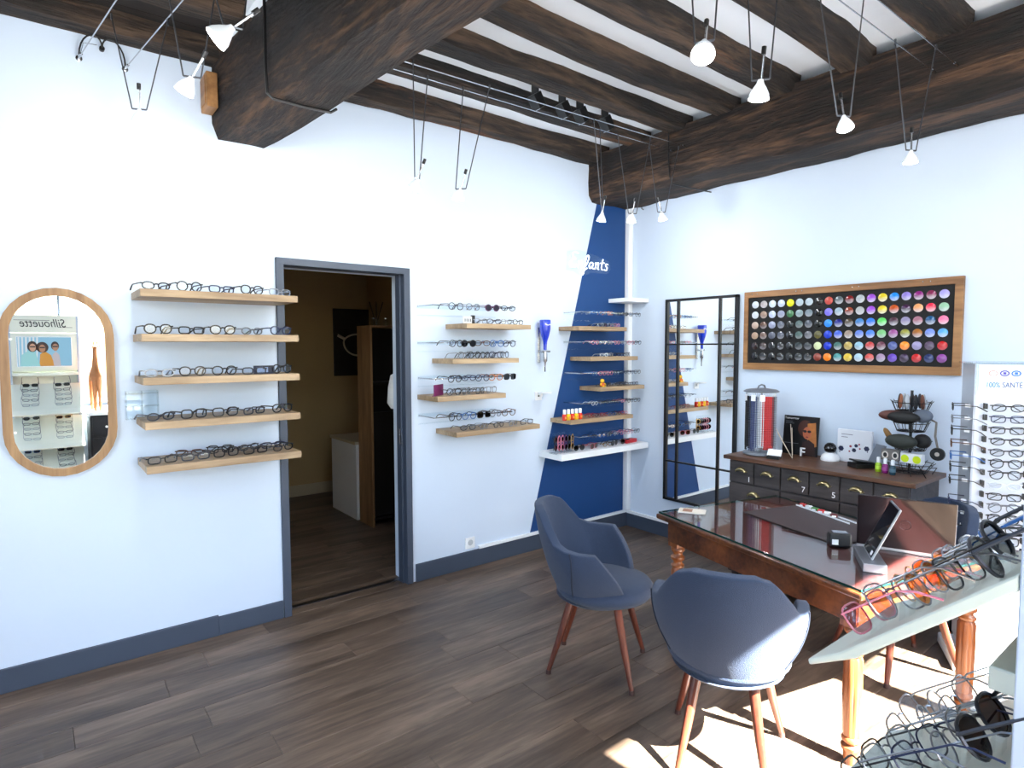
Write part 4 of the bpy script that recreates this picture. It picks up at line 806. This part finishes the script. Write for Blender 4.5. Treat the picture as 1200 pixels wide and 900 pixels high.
# mat, brochure etc (world coordinates)
q=thing('desk_mat','large dark brown leather desk mat on the glass','desk mat',(-1.10,-2.25,GZ),TA-R(3)); MB().box(-.22,.22,-.30,.30,0,.004).build('mat_sheet',mat('dark_brown_leather',(52,40,40),.5,bump=.1,bscale=200),q,bevel=.0015); MB().tube([(-.212,-.292,.0045),(.212,-.292,.0045),(.212,.292,.0045),(-.212,.292,.0045)],.0012,4,closed=True).build('stitching',mat('stitch',(80,66,62),.7),q)
q=thing('brochure','folded paper brochure at the far left corner of the desk','brochure',(-1.425,-1.72,GZ),R(-60)); MB().box(-.07,.07,-.045,.045,0,.004).build('cover',mat('brochure_paper',(214,205,190),.5),q); MB().box(-.05,.0,-.03,.03,.004,.0046).build('printed_picture',mat('brochure_picture',(150,100,70),.5,var=.5,vscale=50),q)
MB().box(-.072,.068,-.046,.044,-.0,.0015).build('back_page',WHITE,q)
q=thing('card_terminal','small black device with a white sticker on the glass','card terminal',(-1.385,-2.475,GZ),R(-52))
MB().prism([(-.035,0),(.035,0),(.025,.055),(-.028,.062)],-.045,.045,'x').build('body',mat('satin_black',(18,20,24),.35),q,bevel=.008); MB().box(-.038,-.012,-.0375,-.0345,.012,.035).build('sticker',WHITE,q); MB().box(-.03,.03,-.022,.016,.0585,.063).build('top_slot',CHROME,q)
# tablet on base
q=thing('tablet_stand','thin tablet screen leaning on a grey metal base','tablet',(-1.60,-2.70,GZ)); q.rotation_euler=(0,0,R(-59))
MB().box(-.04,.045,-.035,.20,0,.035).build('base',mat('grey_aluminium',(120,124,132),.35,.6),q,bevel=.003)
M=Matrix.Translation((-.0,.02,.034))@Matrix.Rotation(R(24),4,'Y')
MB().box(-.004,.004,0,.17,0,.235,M=M).build('tablet_body',mat('aluminium_edge',(170,174,180),.3,.8),q,bevel=.0015); MB().box(.0042,.005,.006,.164,.006,.229,M=M).box(-.005,-.0042,.006,.164,.006,.229,M=M).build('screen',mat('screen_glass',(8,10,18),.05,coat=1),q)
MB().box(-.0056,-.0051,.02,.045,.012,.03,M=M).build('sticker',WHITE,q)
# laptop
q=thing('laptop','open laptop with its dark lid turned to the camera','laptop',(-1.27,-2.697,GZ)); q.rotation_euler=(0,0,math.atan2(-.338,.124))
LB=mat('laptop_lid',(26,20,24),.28,.2,coat=.6)
MB().box(-.18,.18,.0,.24,0,.016).build('base',mat('laptop_grey',(150,152,158),.35,.5),q,bevel=.002); MB().box(-.16,.16,.10,.21,.016,.0175).build('keyboard',BLACK,q)
M=Matrix.Translation((0,.004,.014))@Matrix.Rotation(R(14),4,'X')
MB().box(-.18,.18,-.007,.0,0,.245,M=M).build('lid',LB,q,bevel=.003); MB().box(-.17,.17,.0,.0012,.01,.235,M=M).build('screen',mat('screen_glass',(8,10,18),.05),q)
mm=MB().tube([(.022*math.cos(a),-.0075,.122+.022*math.sin(a)) for a in [2*PI*i/20 for i in range(20)]],.0012,4,closed=True,M=M); mm.build('round_logo',mat('logo_grey',(70,66,72),.3,.8),q)
t_=text_mesh('DELL',.016,.0003,mat('logo_grey',(70,66,72),.3,.8),'logo_letters',q); t_.matrix_local=M@Matrix.Translation((0,-.0078,.122))@Matrix.Rotation(R(90),4,'X')
# strip tray with small things
q=thing('pen_tray','long narrow white tray along the far edge of the desk','tray',(-.93,-2.20,GZ),R(-113)); MB().box(-.19,.19,-.022,.022,0,.003).box(-.19,.19,-.022,-.019,.003,.012).box(-.19,.19,.019,.022,.003,.012).build('tray_body',WHITE,q)
for i in range(6):
    t=-.16+.045*i; M_=Matrix.Translation((-.93,-2.20,GZ+.004))@Matrix.Rotation(R(-113),4,'Z'); p=M_@Vector((t,0,0)); cc,nm=[((170,30,30),'red'),((200,205,205),'white'),((60,120,50),'green'),((190,40,36),'bright red'),((225,225,225),'pale'),((90,30,28),'dark red')][i]
    q=thing('small_cloth_pack',f'small {nm} packet in the white tray at the back of the desk','packet',p,R(-113+10*i)); MB().box(-.017,.017,-.012,.012,0,.018).build('packet_body',mat('packet_'+nm.replace(' ','_'),cc,.5),q,bevel=.004); MB().box(-.01,.01,-.0125,-.0118,.004,.012).build('packet_label',WHITE,q)
q=thing('paper_stack','pale paper sheets beside the laptop near the desk corner','papers',(-1.03,-2.93,GZ),R(-20)); MB().box(-.05,.07,-.05,.05,0,.003).build('sheet',mat('paper_sheet',(205,214,222),.6),q); MB().box(-.045,.065,-.045,.055,.003,.005,M=Matrix.Rotation(R(6),4,'Z')).build('sheet',WHITE,q)
q=thing('flat_grey_box','flat grey box on a low wooden foot under the desk','box',(-.62,-1.55,0),R(-80)) ; MB().box(-.2,.2,-.09,.09,.04,.085).build('box_body',mat('dull_grey',(74,78,84),.6),q,bevel=.004); MB().box(-.17,.17,-.07,.07,0,.04).build('wooden_foot',TABW,q)
# =============== CHAIRS ===============
def make_chair(label,c,az):
    r=thing('tub_chair',label,'chair',(c[0],c[1],0),R(az),group='blue grey tub chairs around the desk')
    zb=.375; NT=34; K=9
    def h(th):
        t=abs(th)
        P=[(0,.842),(25,.840),(42,.818),(56,.757),(70,.690),(84,.670),(98,.664),(108,.664),(116,.664),(130,.66)]
        for (a,b),(c_,d) in zip(P,P[1:]):
            if a<=t<=c_: f=(t-a)/(c_-a); f=f*f*(3-2*f); return b+(d-b)*f
        return P[-1][1]
    grid=[]
    for k in range(K+1):
        t=k/K; row=[]
        for i in range(NT+1):
            thm=101+42*(1-t)**.9; th=-thm+2*thm*i/NT; H=h(th*118/thm)
            f=1-(1-t)**2.2; lean=.055*t*max(0,math.cos(R(th)))
            rx=.175+(.262-.175)*f; ry=.185+(.292-.185)*f
            front=max(0,(abs(th)-95)/30); rx_=rx*(1+.14*front)
            row.append((-rx_*math.cos(R(th))-lean,ry*math.sin(R(th)),zb+(H-zb)*t))
        grid.append(row)
    m_=MB(); vs=[p for row in grid for p in row]; W=NT+1
    m_.add(vs,[(k*W+i,k*W+i+1,(k+1)*W+i+1,(k+1)*W+i) for k in range(K) for i in range(NT)])
    me=m_.mesh('shell',FABRIC,True)
    o=obj('backrest_shell',me,r); s=o.modifiers.new('s','SOLIDIFY'); s.thickness=.045; s.offset=-1; b=o.modifiers.new('b','BEVEL'); b.width=.012;b.segments=3; b.limit_method='ANGLE'; b.angle_limit=R(50)
    # piping seam on each arm front
    for sg_ in(-1,1):
        pts=[]; 
        for k in range(K+1):
            fi=(9-5*k/K); i=int(fi); fr=fi-i; p=Vector(grid[k][i]).lerp(Vector(grid[k][i+1]),fr); p.y*=sg_*(-1 if True else 1); p.y=abs(p.y)*sg_; nrm=Vector((p.x,p.y,0)).normalized(); pts.append(p+nrm*.002)
        MB().tube(pts,.0035,6).build('piping',mat('dark_piping',(36,44,60),.9),o,smooth=True)
    se=MB(); se.lathe([(.16,.0),(.225,.006),(.245,.03),(.245,.055),(.232,.075),(.18,.088),(.02,.094)],36,M=Matrix.Translation((.045,0,.385))@Matrix.Diagonal((1,.97,1,1))); se.build('seat_cushion',FABRIC,r,smooth=True)
    MB().lathe([(.13,.0),(.19,.012),(.215,.03)],30,(0.015,0,.358)).build('seat_pan',FABRIC,r,smooth=True)
    for (tx_,ty_,bx,by) in((.13,.13,.215,.212),(.13,-.13,.215,-.212),(-.10,.10,-.205,.158),(-.10,-.10,-.205,-.158)):
        l=MB(); l.tube([(tx_,ty_,.385),(tx_+(bx-tx_)*.5,ty_+(by-ty_)*.5,.19),(bx,by,.018)],[.021,.0175,.0115],12); o=l.build('leg',CHAIRLEG,r,smooth=True)
        MB().tube([(bx,by,.02),(bx*1.004,by*1.004,.0)],[.013,.0145],12).build('foot_cap',mat('foot_cap',(70,48,44),.4),o,smooth=True)
    return r
make_chair('blue grey tub chair left of the desk, turned to the right',(-2.01,-1.56),-57)
make_chair('blue grey tub chair in front of the desk, back to the camera',(-2.107,-2.373),29)
make_chair('blue grey tub chair behind the laptop, on the far side of the desk',(-.765,-2.52),146)
# =============== TILTED TRAY DISPLAY STANDS ===============
def stand(name,x0,x1,ylip,label,glist,word=None,screen=False,ks=1.0,zs=(.965,.625,.285),H=1.97,cc=None):
    CREAM_=cc or CREAM
    r=thing(name,label,'display stand',(0,0,0)); yb=ylip-.34*ks; back=yb-.22
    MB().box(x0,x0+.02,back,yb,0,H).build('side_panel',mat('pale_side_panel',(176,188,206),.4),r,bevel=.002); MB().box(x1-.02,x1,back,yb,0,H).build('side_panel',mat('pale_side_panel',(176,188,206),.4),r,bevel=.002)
    MB().box(x0+.02,x1-.02,back,back+.02,0,H).build('back_panel',CREAM_,r); MB().box(x0+.02,x1-.02,yb-.03,yb,H-.18,H).build('header',CREAM_,r,bevel=.002)
    MB().box(x0+.02,x1-.02,yb-.03,yb-.004,H-.57,H-.183).build('upper_panel',CREAM_,r); MB().box(x0+.02,x1-.02,yb-.2,yb+.03,H-.62,H-.59).build('ledge',CREAM_,r,bevel=.003); MB().box(x0+.02,x1-.02,back,yb,0,.1).build('plinth',CREAM_,r)
    if word: text_mesh(word,.12,.001,mat('logo_black',(30,30,34),.5),'lettering',r,((x0+x1)/2,yb+.002,1.885),(R(90),0,R(180)),shear=.25,sx=.78); MB().box((x0+x1)/2-.24,(x0+x1)/2+.05,yb+.001,yb+.003,1.915,1.919).build('logo_line',mat('logo_black',(30,30,34),.5),r); MB().box((x0+x1)/2+.12,(x0+x1)/2+.24,yb+.001,yb+.003,1.845,1.849).build('logo_line',mat('logo_black',(30,30,34),.5),r)
    if screen:
        sx0,sx1=x0+.07,x1-.07; MB().box(sx0-.006,sx1+.006,yb-.002,yb+.004,1.44,1.75).build('screen_bezel',WHITE,r)
        E=lambda n_,c_: mat(n_,(20,20,20),.4,emit=c_,es=.42)
        sc=MB().box(sx0,sx1,yb+.004,yb+.006,1.446,1.744).build('lit_picture',E('pic_sky',(150,205,235)),r); cx=(sx0+sx1)/2
        def fp(poly,m_,nm,dy): MB().prism([(cx+a,b) for a,b in poly],yb+dy-.0005,yb+dy,'y').build(nm,m_,sc)
        for k in range(6): fp([(-.215+.03*k,1.744),(-.2+.03*k,1.744),(-.205+.028*k,1.45),(-.215+.028*k,1.45)],E('pic_white',(235,242,248)),'printed_curtain',.0066)
        fp([(-.2,1.446),(-.19,1.56),(-.13,1.61),(-.08,1.6),(-.04,1.446)],E('pic_aqua',(160,220,225)),'printed_jacket',.0072); fp(ell(-.10,1.648,.042,.056),E('pic_hair',(50,34,30)),'printed_hair',.0076); fp(ell(-.098,1.638,.026,.040),E('pic_skin',(214,168,140)),'printed_face',.0080)
        fp([(-.05,1.446),(-.04,1.57),(.0,1.6),(.05,1.56),(.08,1.446)],E('pic_orange',(222,158,60)),'printed_shirt',.0072); fp(ell(-.02,1.64,.052,.056),E('pic_hair2',(60,40,30)),'printed_hair',.0076); fp(ell(-.02,1.628,.026,.040),E('pic_skin2',(190,140,108)),'printed_face',.0080)
        fp([(.07,1.446),(.06,1.56),(.09,1.6),(.12,1.56),(.13,1.446)],E('pic_shirt3',(206,198,204)),'printed_shirt',.0072); fp(ell(.086,1.655,.034,.046),E('pic_hair3',(36,28,28)),'printed_hair',.0076); fp(ell(.088,1.640,.025,.038),E('pic_skin3',(190,142,112)),'printed_face',.0080)
        for k,(a_,b_) in enumerate(((-.098,1.645),(-.02,1.637),(.088,1.647))): fp([(a_-.022,b_-.006),(a_+.022,b_-.006),(a_+.022,b_+.007),(a_-.022,b_+.007)],E('pic_black',(26,26,30)),'printed_sunglasses',.0084)
    TN=['upper','middle','lower','fourth','fifth']; an_=math.atan2(.29,.33)
    for t_,zl in enumerate(zs):
        prof=[(ylip+a*ks,zl+c*ks) for a,c in ((0,0),(.004,.012),(-.06,.052),(-.34,.30),(-.34,.268),(-.09,.050))]
        MB().prism(prof,x0+.001,x1-.001,'x').build('tray',CREAM_,r,bevel=.003)
        for (row,(dx,kinds)) in enumerate(glist):
            for j,(sh,c,l) in enumerate(kinds[t_] if t_<len(kinds) else []):
                f=.10+.2*j; f=.12+.185*j; py=ylip-.06*ks+(yb-ylip+.06*ks)*f; pz=zl+.052*ks+.248*ks*f+.006
                glasses(((x0+x1)/2+dx+rg.uniform(-.006,.006),py,pz),PI,sh,c,l,f"{desc(sh,c,l)}, {ORD[j]} up from lip, {['left','right'][row]} column, {TN[t_]} tray, {'mirrored' if screen else 'right foreground'} stand",f"glasses on the {'mirrored' if screen else 'right foreground'} stand",rot=(R(41),R(rg.uniform(-4,4)),PI+R(rg.uniform(-6,6))),scale=1.0,thick=.0019 if screen else .0014)
                MB().box(-.012,.012,-.006,.006,-.012,.016,M=Matrix.Translation(((x0+x1)/2+dx,py,pz))).build('nose_peg',ACRYL,r)
    return r
NRM=[('rectangular','silver','clear'),('oval','gunmetal','clear'),('oval','silver','clear'),('rectangular','black','clear')]
stand('tray_display_stand',-4.435,-3.85,-3.93,'cream display stand with lit picture, seen in the oval mirror',
  [(.135,[NRM+[('square','navy','dark')],NRM+[('square','gold','brown')],NRM+[('square','black','dark')]]),(-.135,[NRM+[('square','black','dark')],NRM+[('aviator','silver','grey')],NRM+[('square','blue','blue')]])],word='Silhouette',screen=True)
stand('tray_display_stand',-3.341,-3.021,-3.281,'pale display stand with slanted trays at the right foreground edge',
  [(-.088,[[('square','pink','pink'),('wide','silver','clear'),('round','silver','amber'),('square','black','clear'),('aviator','gunmetal','grey')],[('square','black','clear'),('wide','silver','clear'),('square','navy','clear'),('round','silver','clear'),('aviator','gunmetal','brown')],[],[],[]]),
   (.08,[[('round','gold','clear'),('wide','silver','amber'),('wide','silver','clear'),('round','blue','clear')],[('wide','silver','clear'),('round','silver','clear'),('wide','silver','clear')],[],[],[]])],ks=.7,zs=(1.168,.93,.69,.45,.21),H=1.84,cc=mat('sage_white_plastic',(196,201,190),.35))
# giraffe, counter behind camera (seen in the oval mirror)
q=thing('window_counter','dark drawer cabinet with white top under the front window','cabinet',(-3.45,-4.28,0)); MB().box(-.35,.35,-.28,.28,0,.93).build('body',mat('black_lacquer',(22,22,26),.4),q); MB().box(-.37,.37,-.3,.3,.93,.965).build('top',WHITE,q,bevel=.003)
for k in range(4):
    d=MB().box(-.33,.33,.28,.292,.06+.215*k,.26+.215*k).build('drawer',mat('black_lacquer',(22,22,26),.4),q,bevel=.003); MB().lathe([(.012,0),(.018,.02)],12,M=Matrix.Translation((0,.292,.16+.215*k))@Matrix.Rotation(R(-90),4,'X')).build('knob',CHROME,d,smooth=True)
q=thing('giraffe_statuette','tall wooden giraffe statuette standing by the front window','statuette',(-3.72,-4.15,.965),R(75))
GW=mat('carved_wood',(176,112,64),.5,var=.35,vscale=14)
def skin(name,pts,edges,rad,m_,parent):
    me=bpy.data.meshes.new(name); me.from_pydata(pts,edges,[]); me.materials.append(m_); o=obj(name,me,parent); s=o.modifiers.new('skin','SKIN'); 
    for i,v in enumerate(me.skin_vertices[0].data): v.radius=(rad[i],rad[i]); v.use_root=(i==0)
    b=o.modifiers.new('sub','SUBSURF'); b.levels=1;b.render_levels=2; return o
skin('giraffe_body',[(0,0,.38),(.05,0,.36),(.075,0,.2),(.08,0,0),(-.045,0,.36),(-.06,0,.2),(-.065,0,0),(-.02,.0,.46),(-.015,0,.58),(-.01,0,.68),(-.05,0,.66),(.04,.03,.34),(.055,.035,0),(-.04,.035,.34),(-.05,.035,0)],
 [(0,1),(1,2),(2,3),(0,4),(4,5),(5,6),(0,7),(7,8),(8,9),(9,10),(0,11),(11,12),(0,13),(13,14)],[.05,.04,.016,.015,.042,.016,.015,.034,.022,.022,.012,.028,.014,.028,.014],GW,q)
for s in(-1,1): MB().tube([(-.0,s*.012,.69),(.012,s*.016,.735)],[.005,.006],6).build('horn',GW,q,smooth=True); MB().tube([(.0,s*.018,.68),(.02,s*.045,.69)],[.008,.003],6).build('ear',GW,q,smooth=True)
